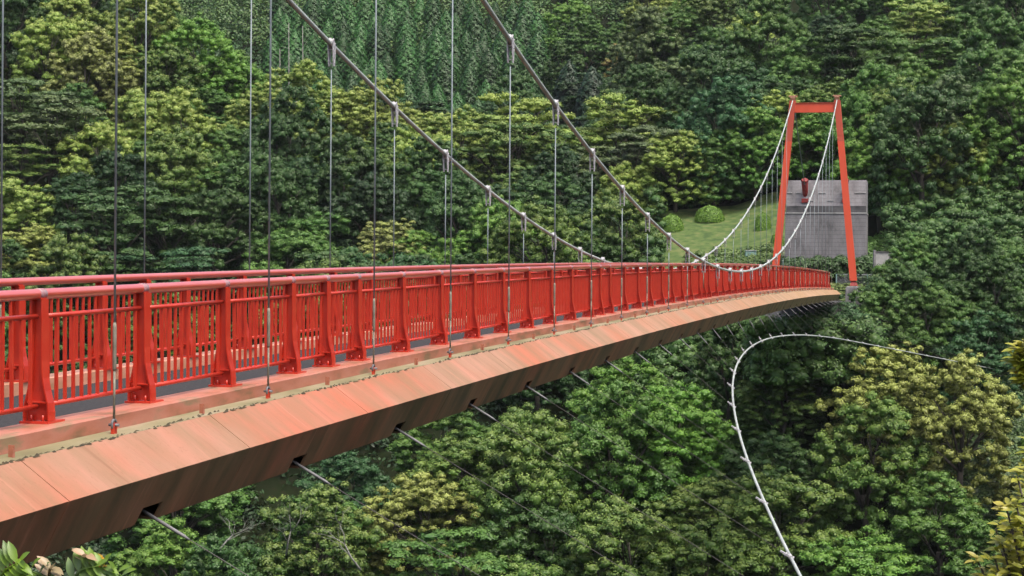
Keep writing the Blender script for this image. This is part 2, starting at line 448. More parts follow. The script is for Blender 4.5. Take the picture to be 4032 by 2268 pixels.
# ---------------------------------------------------------------- main cables, hangers
clampm = MB()
for y0, y1 in ((-0.050, -0.036), (0.036, 0.050)):
    clampm.prism([(-0.10, 0.06), (-0.02, 0.13), (0.10, -0.02), (0.085, -0.24), (0.05, -0.42), (-0.03, -0.42), (-0.06, -0.2)], 'y', y0, y1)
clampm.tube([(-0.12, 0, 0.09), (0.13, 0, -0.06)], 0.047, 10)
for x, z in ((-0.05, 0.10), (0.04, 0.03), (-0.02, -0.09), (0.02, -0.13), (0.055, -0.17), (0.01, -0.36)):
    clampm.tube([(x, -0.062, z), (x, 0.062, z)], 0.011, 6)
clampm_dn = clampm.mesh('cable_clamp', M['clamp'])
clampu = MB(); clampu.v = [(-x, y, z) for x, y, z in clampm.v]; clampu.f = [tuple(reversed(f)) for f in clampm.f]; clampu.sm = clampm.sm
clampm_up = clampu.mesh('cable_clamp', M['clamp'])
tbm = MB()
tbm.tube([(0, 0, 0.44), (0, 0, 0.46), (0, 0, 0.80), (0, 0, 0.84)], [0.012, 0.018, 0.018, 0.012], 8)
tbm.tube([(0, 0, 0.02), (0, 0, 0.44)], 0.011, 8)
tbm = tbm.mesh('turnbuckle', M['oldrod'])
eym = MB()
eym.tube([(0.04 * math.cos(a), 0, -0.0 + 0.04 * math.sin(a)) for a in [i * math.pi / 6 for i in range(13)]], 0.012, 6)
eym.tube([(-0.0, -0.045, -0.005), (0.0, 0.045, -0.005)], 0.013, 6)
eym = eym.mesh('shackle', M['sleeve'])
eyb = MB().box(-0.035, 0.035, -0.012, 0.012, -0.085, 0.012).mesh('lug', M['red'])
for far in (False, True):
    l = W if far else 0.0
    sn = 2 * SM - ST
    pts = [(s, l, zc(s)) for s in [sn + (ST - sn) * i / 90 for i in range(91)]]
    c = MB().tube(pts, 0.038, 12).build('main_cable', M['cable'], bridge)
    bs = [(ST, l, ZT), (ST + 4, l, ZT - 1.75), (139.6, l, 6.0 if far else 5.95)]
    MB().tube(bs, 0.035, 8).build('backstay', M['rod'], bridge)
    for k in range(-1, 31):
        s = S0 + D * k
        top = zc(s)
        h = MB().tube([(0, 0, 0.8), (0, 0, max(top - zd(s) - 0.40, 0.42))], 0.0105, 8).mesh('hanger', M['rod']) if top - zd(s) > 1.3 else MB().tube([(0, 0, 0.4), (0, 0, top - zd(s) - 0.3)], 0.012, 8).mesh('hanger', M['oldrod'])
        ho = put('hanger', h, bridge, (s, l, zd(s)))
        if top - zd(s) > 1.3: put('turnbuckle', tbm, ho)
        put('shackle', eym, ho); put('lug', eyb, ho)
        slope = 2 * CC * (k - KM) / D
        cm = put('cable_clamp', clampm_dn if k < KM else clampm_up, ho, (0, 0, top - zd(s))); cm.scale = (.82, .95, .82)
        base = -0.12 / 0.27 * 1.4
# drain brackets below the kerb, midway between hangers
bk = MB().box(-0.006, 0.006, -0.024, 0.024, -0.01, 0.085)
bk.box(-0.022, -0.006, -0.024, -0.018, -0.01, 0.06)
bkm = bk.mesh('drain_bracket', M['kerb'])
for k in range(-1, 26):
    s = S0 + D * (k + 0.52)
    put('drain_bracket', bkm, bridge, (s, 0.0, zd(s) - 0.072))

# ---------------------------------------------------------------- towers
def tower(s, sign, zb, main):
    t = empty('tower'); t.parent = bridge; t.location = (s, 0, 0)
    for side in (0, 1):
        lt = 0.0 if side == 0 else W; lb = lt + (-1.22 if side == 0 else 1.22)
        def sec(u, hw, hs):   # u: 0 bottom .. 1 top
            z = zb + (ZT - 0.12 - zb) * u; l = lb + (lt - lb) * u
            return [(-hs, l - hw, z), (hs, l - hw, z), (hs, l + hw, z), (-hs, l + hw, z)]
        hw0, hw1 = 0.235, 0.205
        uj = 0.775
        lo = MB().hexa(sec(0.03, hw0, .3) + sec(uj, 0.213, .25)); lo = lo.build('leg', M['tower'], t)
        MB().hexa(sec(uj + 0.0005, 0.210, .247) + sec(uj + 0.03, 0.209, .246)).build('splice_band', M['tower_old'], lo)
        MB().hexa(sec(uj + 0.0305, 0.209, .25) + sec(0.995, hw1, .24)).build('upper_leg', M['tower_old'], lo)
        MB().hexa(sec(0.003, 0.27, .34) + sec(0.0295, 0.15, .2)).build('foot_plate', M['darkred'], lo)
        sd_ = MB()
        sd_.prism([(-0.30, ZT + 0.02), (-0.22, ZT + 0.12), (0.22, ZT + 0.12), (0.30, ZT + 0.02), (0.2, ZT - 0.16), (-0.2, ZT - 0.16)], 'y', lt - 0.15, lt + 0.15)
        sd_.box(-0.3, 0.3, lt - 0.27, lt + 0.27, ZT + 0.085, ZT + 0.15)
        sd_.build('cable_saddle', M['kerb_far'], t)
    zt1, zt0 = 11.15, 10.52
    def le(z): return 0.0 + (-1.22) * (ZT - 0.12 - z) / (ZT - 0.12 - zb)
    a, b = le(zt0) + 0.21, le(zt1) + 0.208
    MB().hexa([(-.17, a, zt0), (.17, a, zt0), (.17, W - a, zt0), (-.17, W - a, zt0), (-.17, b, zt1), (.17, b, zt1), (.17, W - b, zt1), (-.17, W - b, zt1)]).build('crossbeam', M['tower'], t)
    cbx = MB().hexa([(-.22, le(zt1) + .19, zt1 + .002), (.22, le(zt1) + .19, zt1 + .002), (.22, W - le(zt1) - .19, zt1 + .002), (-.22, W - le(zt1) - .19, zt1 + .002),
                     (-.22, le(zt1) + .19, zt1 + .03), (.22, le(zt1) + .19, zt1 + .03), (.22, W - le(zt1) - .19, zt1 + .03), (-.22, W - le(zt1) - .19, zt1 + .03)])
    cbx.build('beam_flange', M['tower_old'], t)
    return t
tower(ST, 1, -1.33, True)['label'] = 'orange red far tower with sloping legs and a crossbeam'
tower(2 * SM - ST, -1, -1.33, False)

# ---------------------------------------------------------------- storm (wind) cable with clamps and ties
def wc(k):
    q = 0.7128 + 0.038 * (k - KM) ** 2
    return (S0 + D * k, -q, -2.61 - 0.0187 * (k - KM) ** 2 + (0.9 * ((k - 21) / 9) ** 2 if k > 21 else 0))
wcab = MB().tube([wc(-1.2 + 32.2 * i / 110) for i in range(111)], 0.027, 10).build('wind_cable', M['cable'], bridge)
wcl = MB()
wcl.tube([(-0.09, 0, 0), (0.09, 0, 0)], 0.046, 8)
wcl.prism([(-0.07, -0.05), (0.07, -0.05), (0.05, 0.30), (-0.05, 0.30)], 'x', -0.045, -0.03) if False else wcl.hexa([(-.055, -.022, -.07), (.055, -.022, -.07), (.055, .022, -.07), (-.055, .022, -.07), (-.03, -.018, .24), (.03, -.018, .24), (.03, .018, .24), (-.03, .018, .24)])
wcl.tube([(-0.04, -0.05, 0.12), (-0.04, 0.05, 0.12)], 0.016, 6)
wcl.tube([(-0.04, -0.05, -0.05), (-0.04, 0.05, -0.05)], 0.016, 6)
wclm = wcl.mesh('wind_clamp', M['clamp'])
for k in range(-1, 31):
    c = Vector(wc(k)); a = Vector((S0 + D * k, -0.18, zd(S0 + D * k) - 0.66))
    d = (a - c); L = d.length; dn = d / L
    tie = MB().tube([a - dn * 0.55, c + dn * 0.25], 0.0040, 6, False)
    to = tie.build('wind_tie', M['tie'], bridge)
    sl = MB().tube([a, a - dn * 0.5, a - dn * 0.56], [0.016, 0.016, 0.007], 8).build('tie_sleeve', M['sleeve'], to)
    nx = (Vector(wc(k + .5)) - Vector(wc(k - .5))).normalized()
    ny = dn.cross(nx).normalized(); nz = nx.cross(ny)
    R = Matrix((nx, ny, nz)).transposed().to_4x4()
    cl = put('wind_clamp', wclm, wcab)
    cl.matrix_basis = Matrix.Translation(c) @ R @ Matrix.Scale(0.75 if k < 16 else 0.62, 4)

exec_trees = True
# ---------------------------------------------------------------- terrain
AZ = [-400, 0, 300, 700, 1100, 1575, 1655, 1830, 1960, 2140, 2350, 2576, 2900]   # photo column (2576-wide) of each profile
YR = [0, 4, 8, 12, 18, 30, 50, 70, 85, 100, 115, 124, 134, 146, 160, 180, 195, 225, 260, 320, 420, 600]
near = [-1.7, -2.0, -4.3, -7.5, -11, -22, -34]
PRO = [
 near + [-36, -36, -31, -25, -19, -14, -8, -1, 11, 19, 32, 46, 66, 100, 140],
 near + [-36, -35, -30, -24, -18, -13, -7, 0, 12, 21, 33, 46, 66, 100, 140],
 near + [-38, -36, -30, -23, -18, -12, -7, -1, 9, 19, 22, 26, 44, 80, 130],
 near + [-40, -36, -29, -22, -17, -12, -7.5, -2, 6, 12, 8, 13, 38, 80, 130],
 near + [-41, -36, -28, -21, -16, -11, -7, -2, 5, 9, 7, 12, 37, 80, 130],
 near + [-42, -36, -28, -20, -15, -10, -5, -1, 4, 7.5, 10, 20, 42, 80, 130],
 near + [-42, -36, -28, -19, -12, -4.5, -0.8, 3.0, 8, 13, 20, 28, 48, 85, 135],
 near + [-42, -36, -28, -19, -12, -4, -0.4, 3.4, 8, 13, 23, 33, 50, 85, 135],
 near + [-42, -36, -28, -18, -8, -1.4, 0.2, 4.2, 10, 15, 25, 35, 52, 88, 138],
 near + [-42, -36, -27, -17, -6.5, -1.3, 1.0, 5, 11, 16, 26, 36, 53, 90, 138],
 near + [-42, -36, -26, -13, -5.5, -2.0, 1.5, 5.5, 9, 12, 24, 36, 55, 92, 138],
 near + [-42, -36, -26, -13, -5.5, -1.5, 3, 9, 15, 18, 26, 37, 57, 94, 138],
 near + [-42, -36, -26, -13, -5.5, -1, 4, 11, 19, 22, 28, 38, 58, 95, 138]]
AZn = np.array([(a - 1288) / 4632.0 for a in AZ]); YRn = np.array(YR, float); PRn = np.array(PRO, float)
def vnoise(x, y, s, seed):
    x = np.asarray(x, float) / s + seed * 17.3; y = np.asarray(y, float) / s + seed * 9.1
    return (np.sin(x * 1.3 + 1.7 * np.sin(y * 0.9)) + np.sin(y * 1.7 + 1.3 * np.sin(x * 1.1 + 2)) + np.sin((x + y) * 0.8 + seed)) / 3
def hgt(X, Y):
    X = np.asarray(X, float); Y = np.asarray(Y, float)
    u = np.clip(X / np.maximum(Y, 2.0), AZn[0], AZn[-1]); yy = np.clip(Y, 0, 600)
    i = np.clip(np.searchsorted(AZn, u) - 1, 0, len(AZn) - 2); tu = (u - AZn[i]) / (AZn[i + 1] - AZn[i])
    j = np.clip(np.searchsorted(YRn, yy) - 1, 0, len(YRn) - 2); ty = (yy - YRn[j]) / (YRn[j + 1] - YRn[j])
    tu = tu * tu * (3 - 2 * tu)
    z = (PRn[i, j] * (1 - tu) + PRn[i + 1, j] * tu) * (1 - ty) + (PRn[i, j + 1] * (1 - tu) + PRn[i + 1, j + 1] * tu) * ty
    rough = np.clip((yy - 140) / 60, 0, 1)
    return z + rough * 1.2 * vnoise(X, Y, 9, 1)
def h1(x, y): return float(hgt(x, y))
gx = np.concatenate([np.linspace(-330, -102, 80), np.linspace(-100, 100, 201), np.linspace(102, 330, 80)]); gy = np.concatenate([np.linspace(-40, 110, 60), np.linspace(111, 200, 90), np.linspace(204, 640, 80)])
GX, GY = np.meshgrid(gx, gy)
GZ = hgt(GX, GY)
GV = np.stack([GX.ravel(), GY.ravel(), GZ.ravel()], 1)
nx_, ny_ = len(gx), len(gy)
idx = np.arange(nx_ * ny_).reshape(ny_, nx_)
Q = np.stack([idx[:-1, :-1], idx[:-1, 1:], idx[1:, 1:], idx[1:, :-1]], -1).reshape(-1, 4)
def np_mesh(name, V, F, mat, attrs=None, smooth=False):
    me = bpy.data.meshes.new(name); n = F.shape[1]
    me.vertices.add(len(V)); me.vertices.foreach_set('co', np.asarray(V, np.float32).ravel())
    me.loops.add(F.size); me.loops.foreach_set('vertex_index', F.astype(np.int32).ravel())
    me.polygons.add(len(F)); me.polygons.foreach_set('loop_start', np.arange(0, F.size, n, dtype=np.int32))
    me.polygons.foreach_set('use_smooth', np.full(len(F), smooth))
    me.materials.append(mat)
    for k_, v_ in (attrs or {}).items():
        a = me.attributes.new(k_, 'FLOAT', 'FACE'); a.data.foreach_set('value', np.asarray(v_, np.float32))
    me.update(calc_edges=True)
    return me
tag(put('hillside', np_mesh('hillside', GV, Q, M['ground'], smooth=True)), kind='structure')

# lawn sheet a little above the ground
def pix(xd, yd):
    """unit-depth ray through a photo pixel (2576-wide units)"""
    x, y = xd * 4032 / 2576 - 2016, yd * 4032 / 2576 - YH
    u = x * math.cos(ROLL) + y * math.sin(ROLL); v = -x * math.sin(ROLL) + y * math.cos(ROLL)
    return u / FP, -v / FP
def to_px(p):
    u, v = FP * p[0] / p[1], -FP * p[2] / p[1]
    return ((2016 + u * math.cos(ROLL) - v * math.sin(ROLL)) / 4032 * 2576, (YH + u * math.sin(ROLL) + v * math.cos(ROLL)) / 4032 * 2576)
LX, LY = np.meshgrid(np.linspace(0, 1, 50), np.linspace(0, 1, 40))
Yl = 133 + LY * 34; Xl = ((1660 + LX * 440 - 1288) / 4632.0) * Yl
Zl = hgt(Xl, Yl) + 0.13
idx = np.arange(2000).reshape(40, 50)
QL = np.stack([idx[:-1, :-1], idx[:-1, 1:], idx[1:, 1:], idx[1:, :-1]], -1).reshape(-1, 4)
tag(put('lawn', np_mesh('lawn', np.stack([Xl.ravel(), Yl.ravel(), Zl.ravel()], 1), QL, M['lawn'], smooth=True)), kind='structure')

# ---------------------------------------------------------------- far bank masonry
def bridge_thing(name, label, cat):
    o = empty(name, bridge.location, bridge.rotation_euler.z); tag(o, label, cat); return o
def thing_at(name, s, l, z, label, cat):
    o = empty(name, b2w(s, l, z), bridge.rotation_euler.z); tag(o, label, cat); return o
# abutment under the deck end, pier under the near leg
ab = thing_at('bridge_abutment', 127.2, W / 2, -6.0, 'dark stained concrete abutment under the far end of the deck', 'abutment')
MB().box(-0.9, 3.0, -W / 2 - 0.6, W / 2 + 0.6, -5.5, 3.6).build('abutment_wall', M['recess'], ab)
MB().box(-3.2, -0.9, -W / 2 - 0.2, W / 2 + 0.6, -4.0, 2.7).build('bearing_shelf', M['stone'], ab)
def pier(l, label):
    p = thing_at('concrete_pier', 127.2, l, -11.0, label, 'pier')
    MB().prism([(-0.72, 0), (0.72, 0), (0.53, 9.62), (-0.53, 9.62)], 'x', -0.6, 0.6).build('pier_shaft', M['stone'], p)
    MB().box(-0.5, 0.5, -0.45, 0.45, 9.62, 9.67).build('grout_pad', M['white'], p)
pier(-1.22, 'weathered grey concrete pier carrying the right leg of the far tower')
pier(W + 1.22, 'concrete pier carrying the left leg of the far tower, behind the railing')

# anchor block
ak = thing_at('anchor_block', 139.0, 1.42, 0.6, 'large grey stained concrete anchor block standing on the bank behind the tower', 'anchor block')
HWd = 2.97
MB().box(0, 4.5, -HWd, HWd, -2.6, 3.35).build('lower_block', M['concrete'], ak)
MB().box(-0.05, 4.4, -HWd - .03, HWd + .03, 3.352, 3.43).build('coping', M['white'], ak)
MB().prism([(0.55, 3.432), (4.4, 3.432), (4.4, 5.9), (1.35, 5.9), (0.75, 3.95), (0.55, 3.95)], 'y', -HWd + .02, HWd - .02).build('upper_block', M['concrete'], ak)
for y0, y1, zz in ((-2.93, -2.1, 4.95), (0.05, .55, 4.95), (1.9, 2.25, 4.95), (2.55, 2.93, 4.95), (-0.6, -.1, 4.36), (0.95, 1.35, 4.36)):
    xx = 0.75 + (zz - 3.95) / 1.95 * 0.6
    MB().box(xx - 0.07, xx + 0.1, y0, y1, zz - 0.035, zz + 0.025).build('ledge_strip', M['white'], ak)
MB().box(0.48, 0.9, -HWd + .01, HWd - .01, 3.434, 3.94).build('shade_band', M['recess'], ak)  # dark strip painting in the shade above the coping ledge
for l, far in ((0.0, False), (W, True)):
    y = l - 1.42
    c = MB().tube([(0.35, y, 5.85), (0.9, y, 5.1), (1.2, y, 4.55)], [0.26, 0.22, 0.16], 12)
    c.tube([(0.30, y, 5.92), (0.36, y, 5.84)], [0.19, 0.30], 12)
    c.box(0.7, 1.3, y - 0.24, y + 0.24, 4.2, 4.5)
    c.build('cable_anchor', M['darkred'], ak)

# chain-link fence, headwall and small box near the tower foot
fe = empty('mesh_fence', (0, 0, 0)); tag(fe, 'low grey chain-link fence with pale green posts beside the far tower leg', 'fence')
Yf = 134.0
def fx(xd): return pix(xd, 700)[0] * Yf
x0_, x1_ = fx(2104), fx(2202); zf = -1.45
fe.location = ((x0_ + x1_) / 2, Yf, zf)
for xd in (2104, 2146, 2182, 2202):
    MB().box(-.035, .035, -.035, .035, -0.3, 0.92).build('fence_post', M['teal'], fe, (fx(xd) - fe.location.x, 0, 0))
mh = MB(); wv = x1_ - x0_
for i in range(int(wv / 0.09) * 2):
    for sgn in (1, -1):
        xa = -wv / 2 + i * 0.09 - 0.8 * (sgn > 0); xb = xa + 0.84 * sgn if sgn > 0 else xa - 0.84
        pa, pb = Vector((xa, 0.02 * sgn, 0.04)), Vector((xb, 0.02 * sgn, 0.88))
        lo_, hi_ = -wv / 2, wv / 2
        dx = pb.x - pa.x
        t0, t1 = sorted(((lo_ - pa.x) / dx, (hi_ - pa.x) / dx)); t0, t1 = max(0, t0), min(1, t1)
        if t1 - t0 > 0.05: mh.tube([pa.lerp(pb, t0), pa.lerp(pb, t1)], 0.006, 3, False)
mh.build('wire_mesh', M['galv'], fe)
MB().tube([(-wv / 2, 0, 0.9), (wv / 2, 0, 0.9)], 0.02, 6).build('top_rail', M['galv'], fe)
bw = MB().box(-wv / 2, wv / 2 - 0.1, 0.5, 0.8, -0.35, 0.55).build('retaining_wall', M['recess'])
tag(bw, 'low dark concrete wall behind the chain-link fence', 'wall'); bw.location = fe.location
hx, hz = pix(2219, 690); Yq = 132.0
hw = empty('concrete_headwall', (hx * Yq, Yq, -1.9)); tag(hw, 'small grey concrete headwall with two upright posts on the bank right of the tower', 'headwall')
MB().box(-.48, .48, -.1, .1, 0, 2.95).build('slab', M['white'], hw)
for sx in (-1, 1):
    MB().box(sx * .56 - .075, sx * .56 + .075, -.16, .16, 0, 3.12).build('upright', M['concrete'], hw)
MB().box(-.48, .48, -.16, .16, 2.952, 3.03).build('cap', M['recess'], hw)
gx_, gz_ = pix(1888, 660); Yg = 147.0
gb = empty('utility_box', (gx_ * Yg, Yg, h1(gx_ * Yg, Yg) - .05)); tag(gb, 'small pale green metal box seen just above the railing on the lawn edge', 'box')
MB().box(-.42, .42, -.3, .3, 0, 1.25).build('cabinet', M['teal'], gb)
MB().box(-.46, .46, -.34, .34, 1.252, 1.31).build('lid', M['galv'], gb)

# ================================================================= vegetation
def unit(v): return v / np.maximum(np.linalg.norm(v, axis=1, keepdims=True), 1e-9)
def leaves(P, Nn, size, rg, asp=0.62):
    """diamond leaf sprays at P facing Nn"""
    n = len(P); t = unit(np.cross(Nn, rg.normal(size=(n, 3)))); b = np.cross(Nn, t)
    s = size * rg.uniform(0.65, 1.25, (n, 1))
    V = np.stack([P - t * s, P - b * s * asp, P + t * s, P + b * s * asp], 1).reshape(-1, 3)
    return V, np.arange(4 * n).reshape(n, 4)
def _cube_sphere():
    vs = []; key = {}; fs = []
    for ax in range(3):
        for sg in (-1, 1):
            for i in range(2):
                for j in range(2):
                    q = []
                    for di, dj in ((0, 0), (1, 0), (1, 1), (0, 1)):
                        p = [0, 0, 0]; p[ax] = sg; p[(ax + 1) % 3] = -1 + i + di; p[(ax + 2) % 3] = -1 + j + dj
                        k_ = tuple(p)
                        if k_ not in key: key[k_] = len(vs); vs.append(np.array(p, float) / np.linalg.norm(p))
                        q.append(key[k_])
                    fs.append(q if sg > 0 else q[::-1])
    return np.array(vs), np.array(fs)
CS_V, CS_F = _cube_sphere()
def puffs(C, Rr, nl, ls, rg, flat=0.6, up=0.45, low=-0.25, jit=0.32, pv=None, extra=None, core=0):
    """leafy clumps: centres C, radii Rr; returns V, F, var, bloom"""
    n = len(C); k = nl
    d = unit(rg.normal(size=(n * k, 3))); d[:, 2] = np.where(d[:, 2] < low, -d[:, 2] * rg.uniform(0.2, 1, n * k), d[:, 2])
    rr = np.repeat(Rr, k)[:, None]
    P = np.repeat(C, k, 0) + d * rr * (rg.uniform(0.80, 1.10, (n * k, 1)) + (rg.random((n * k, 1)) < .12) * rg.uniform(.05, .3, (n * k, 1))) * np.array([1, 1, flat])
    Nn = unit(d + np.array([0, 0, up]) + rg.normal(size=d.shape) * jit)
    if extra is not None: Nn = unit(Nn + np.repeat(extra, k, 0) * .9)
    V, F = leaves(P, Nn, ls, rg)
    pv = rg.random(n) if pv is None else pv
    var = 0.5 * np.repeat(pv, k) + 0.5 * rg.random(n * k)
    pb = rg.normal(size=n) * 0.25
    pale_top = np.clip(d[:, 2] * 1.1 + rg.normal(size=n * k) * 0.25 + np.repeat(pb, k), 0, 1)
    if core:
        m_ = len(CS_V); jj = rg.uniform(.62, 1.12, (n, m_, 1))
        CV = (C[:, None, :] + CS_V[None] * jj * (Rr * core)[:, None, None] * np.array([1, 1, flat])).reshape(-1, 3)
        CF = (CS_F[None] + (np.arange(n) * m_)[:, None, None]).reshape(-1, 4) + len(V)
        fz = CS_V[CS_F].mean(1)[:, 2]
        V = np.concatenate([V, CV]); F = np.concatenate([F, CF])
        var = np.concatenate([var, np.repeat(0.5 * pv + .15, len(CS_F))])
        pale_top = np.concatenate([pale_top, np.clip(np.tile(fz, n) * 1.1 + np.repeat(pb, len(CS_F)), 0, 1)])
    return V, F, var, pale_top
def broad_crown(seed, R=4.5, H=6.5, lobes=9, pf=30, nl=74, ls=0.082, flat=0.8, pr=(0.26, 0.58), lowz=0.25):
    """returns mesh, lobe centres; z=0 is the ground under the trunk; crown sits on top"""
    rg = np.random.default_rng(seed); C = []; pv = []; LC = []; LV = []
    for i in range(lobes):
        a = 2.399963 * i + rg.uniform(-.4, .4); q = math.sqrt((i + 0.3) / lobes)
        lr = R * rg.uniform(0.32, 0.48) * (1 - 0.1 * q)
        c = np.array([math.cos(a) * q * (R - lr * .8), math.sin(a) * q * (R - lr * .8), H * (0.40 + 0.58 * (1 - q ** 2)) + rg.uniform(-.7, .7) + 2.0])
        LC.append(c)
        m = pf; d = unit(rg.normal(size=(m, 3))); d[:, 2] = np.where(d[:, 2] < -0.15, -d[:, 2] * 0.6 - 0.05, d[:, 2])
        C.append(c + d * lr * np.array([1, 1, 0.85]) * rg.uniform(.75, 1.05, (m, 1)))
        pv.append(np.clip(rg.random(m) * 0.6 + rg.random() * 0.4, 0, 1))
    # skirt of lower clumps so the crown reaches down
    m = int(lobes * pf * 0.95); a = rg.uniform(0, 2 * math.pi, m); zz = rg.uniform(-0.12, 0.66, m)
    q = R * (0.80 + 0.10 * np.sin(a * 3 + seed) + 0.07 * np.sin(a * 7 + zz * 9)) * np.sqrt(np.clip(1 - (np.clip(zz, 0.1, 1) - 0.1) ** 2 * 1.4, .1, 1)) * rg.uniform(.82, 1.06, m)
    C.append(np.stack([np.cos(a) * q, np.sin(a) * q, 2.0 + H * zz], 1)); pv.append(rg.random(m) * 0.8)
    C = np.concatenate(C); pv = np.concatenate(pv)
    V, F, var, bl = puffs(C, rg.uniform(pr[0], pr[1], len(C)), nl, ls, rg, flat, up=0.5, low=-0.25, pv=pv, core=0.74)
    zc_ = V[F].mean(1)[:, 2]; bl = bl * np.clip((zc_ - 2.0) / H * 1.6 - 0.15, 0, 1)  # paleness grows with height in the crown
    return np_mesh('crown', V, F, M['leaf'], {'var': var, 'pale_top': bl}, True), LC
def layered_crown(seed, R=5.5, H=6.5, tiers=10, nl=60, ls=0.09):
    rg = np.random.default_rng(seed); C = []; LC = []
    for i in range(tiers):
        a = 2.4 * i + rg.uniform(-.4, .4); q = R * rg.uniform(.1, .68)
        c = np.array([math.cos(a) * q, math.sin(a) * q, 2.5 + H * (0.42 + 0.55 * (i / tiers)) * (1 - 0.12 * q / R)])
        LC.append(c); w = R * rg.uniform(.30, .48); m = 16
        aa = rg.uniform(0, 6.28, m); qq = w * np.sqrt(rg.random(m))
        C.append(c + np.stack([np.cos(aa) * qq, np.sin(aa) * qq, -0.10 * qq ** 1.5 + rg.uniform(-.12, .12, m)], 1))
    C = np.concatenate(C)
    V, F, var, bl = puffs(C, rg.uniform(.4, .75, len(C)), nl, ls, rg, 0.45, up=0.7, core=0.7)
    return np_mesh('crown', V, F, M['leaf'], {'var': var, 'pale_top': bl}), LC
def trunk_mesh(LC, seed, mat, r=0.24, lean=0.6, extra=0):
    rg = random.Random(seed); m = MB(); zt = min(c[2] for c in LC) - 0.8
    base = Vector((0, 0, -1.5)); top = Vector((rg.uniform(-lean, lean), rg.uniform(-lean, lean), max(zt, 2.0)))
    mid = base.lerp(top, .5) + Vector((rg.uniform(-.3, .3), rg.uniform(-.3, .3), 0))
    m.tube([base, mid, top], [r * 1.25, r, r * .8], 7)
    for c in LC:
        c = Vector(c) - Vector((0, 0, .55)); a = mid.lerp(top, rg.uniform(.3, 1)); q = a.lerp(c, .5) + Vector((rg.uniform(-.4, .4), rg.uniform(-.4, .4), rg.uniform(.0, .5)))
        m.tube([a, q, c], [r * .5, r * .33, r * .12], 5)
        for e in range(2):
            f = c + Vector((rg.uniform(-.9, .9), rg.uniform(-.9, .9), rg.uniform(-.3, .5)))
            m.tube([q, q.lerp(f, .5) + Vector((0, 0, .2)), f], [r * .22, r * .15, r * .05], 4)
    return m.mesh('trunk', mat)
def cedar(seed, H=9.5, R=2.0, n=5200, ls=0.17):
    rg = np.random.default_rng(seed); t = 1 - rg.random(n) ** 0.62; z = H * (0.25 + 0.75 * t); a = rg.uniform(0, 2 * math.pi, n)
    lump = 1 + 0.13 * np.sin(a * 5 + z * 2.6 + seed) * np.sin(z * 3.7 + a * 2) + 0.07 * np.sin(a * 9 - z * 5)
    rad = R * (1 - np.exp(-(1 - t) * 4.2)) * lump * rg.uniform(.86, 1.03, n)
    P = np.stack([np.cos(a) * rad, np.sin(a) * rad, z - rad * 0.3 + 0.12 * np.sin(a * 5 + z * 2.6)], 1)
    Nn = unit(np.stack([np.cos(a), np.sin(a), np.full(n, .75)], 1) + rg.normal(size=(n, 3)) * .18)
    V, F = leaves(P, Nn, ls, rg)
    return np_mesh('cedar_tree', V, F, M['leaf'], {'var': np.clip((lump - .85) / .35, 0, 1) * .55 + rg.random(n) * .2, 'pale_top': np.zeros(n)})
def bare_mesh(seed, H=9.0, mat=None, spread=3.0, lv=3):
    rg = random.Random(seed); m = MB()
    def grow(p, d, L, r, n):
        q = p + d * L * .55 + Vector((rg.uniform(-.12, .12), rg.uniform(-.12, .12), 0)) * L; e = q + (d + Vector((rg.uniform(-.3, .3), rg.uniform(-.3, .3), .12))).normalized() * L * .5
        m.tube([p, q, e], [r, r * .8, r * .6], 5)
        if n:
            for i in range(3):
                dd = (d + Vector((rg.uniform(-1, 1), rg.uniform(-1, 1), rg.uniform(-.2, .3)))).normalized()
                grow(e if i < 2 else q, dd, L * .66, r * .5, n - 1)
    grow(Vector((0, 0, -1)), Vector((rg.uniform(-.2, .2), rg.uniform(-.2, .2), 1)).normalized(), H * .42, 0.16, lv)
    return m.mesh('dead_branches', mat or M['palebark'])

BR = []
for i in range(7):
    me, LC = broad_crown(100 + i, R=4.5 + 0.3 * (i % 3), H=6.2 + 0.5 * (i % 2), lobes=7 + i % 3)
    BR.append((me, trunk_mesh(LC, i, M['bark'])))
FI = []      # finer clumps for yellow-flowering chinquapin-like crowns
for i in range(4):
    me, LC = broad_crown(200 + i, R=4.9, H=6.6, lobes=10, pf=27, nl=62, ls=0.078, flat=0.76, pr=(0.24, 0.50))
    FI.append((me, trunk_mesh(LC, 20 + i, M['bark'])))
LA = []
for i in range(4):
    me, LC = layered_crown(300 + i)
    LA.append((me, trunk_mesh(LC, 40 + i, M['bark'], 0.2, 1.2)))
CE = [cedar(400 + i, 9.0 + i * .45, 1.8 + .08 * i) for i in range(5)]
DE = [bare_mesh(500 + i) for i in range(3)]

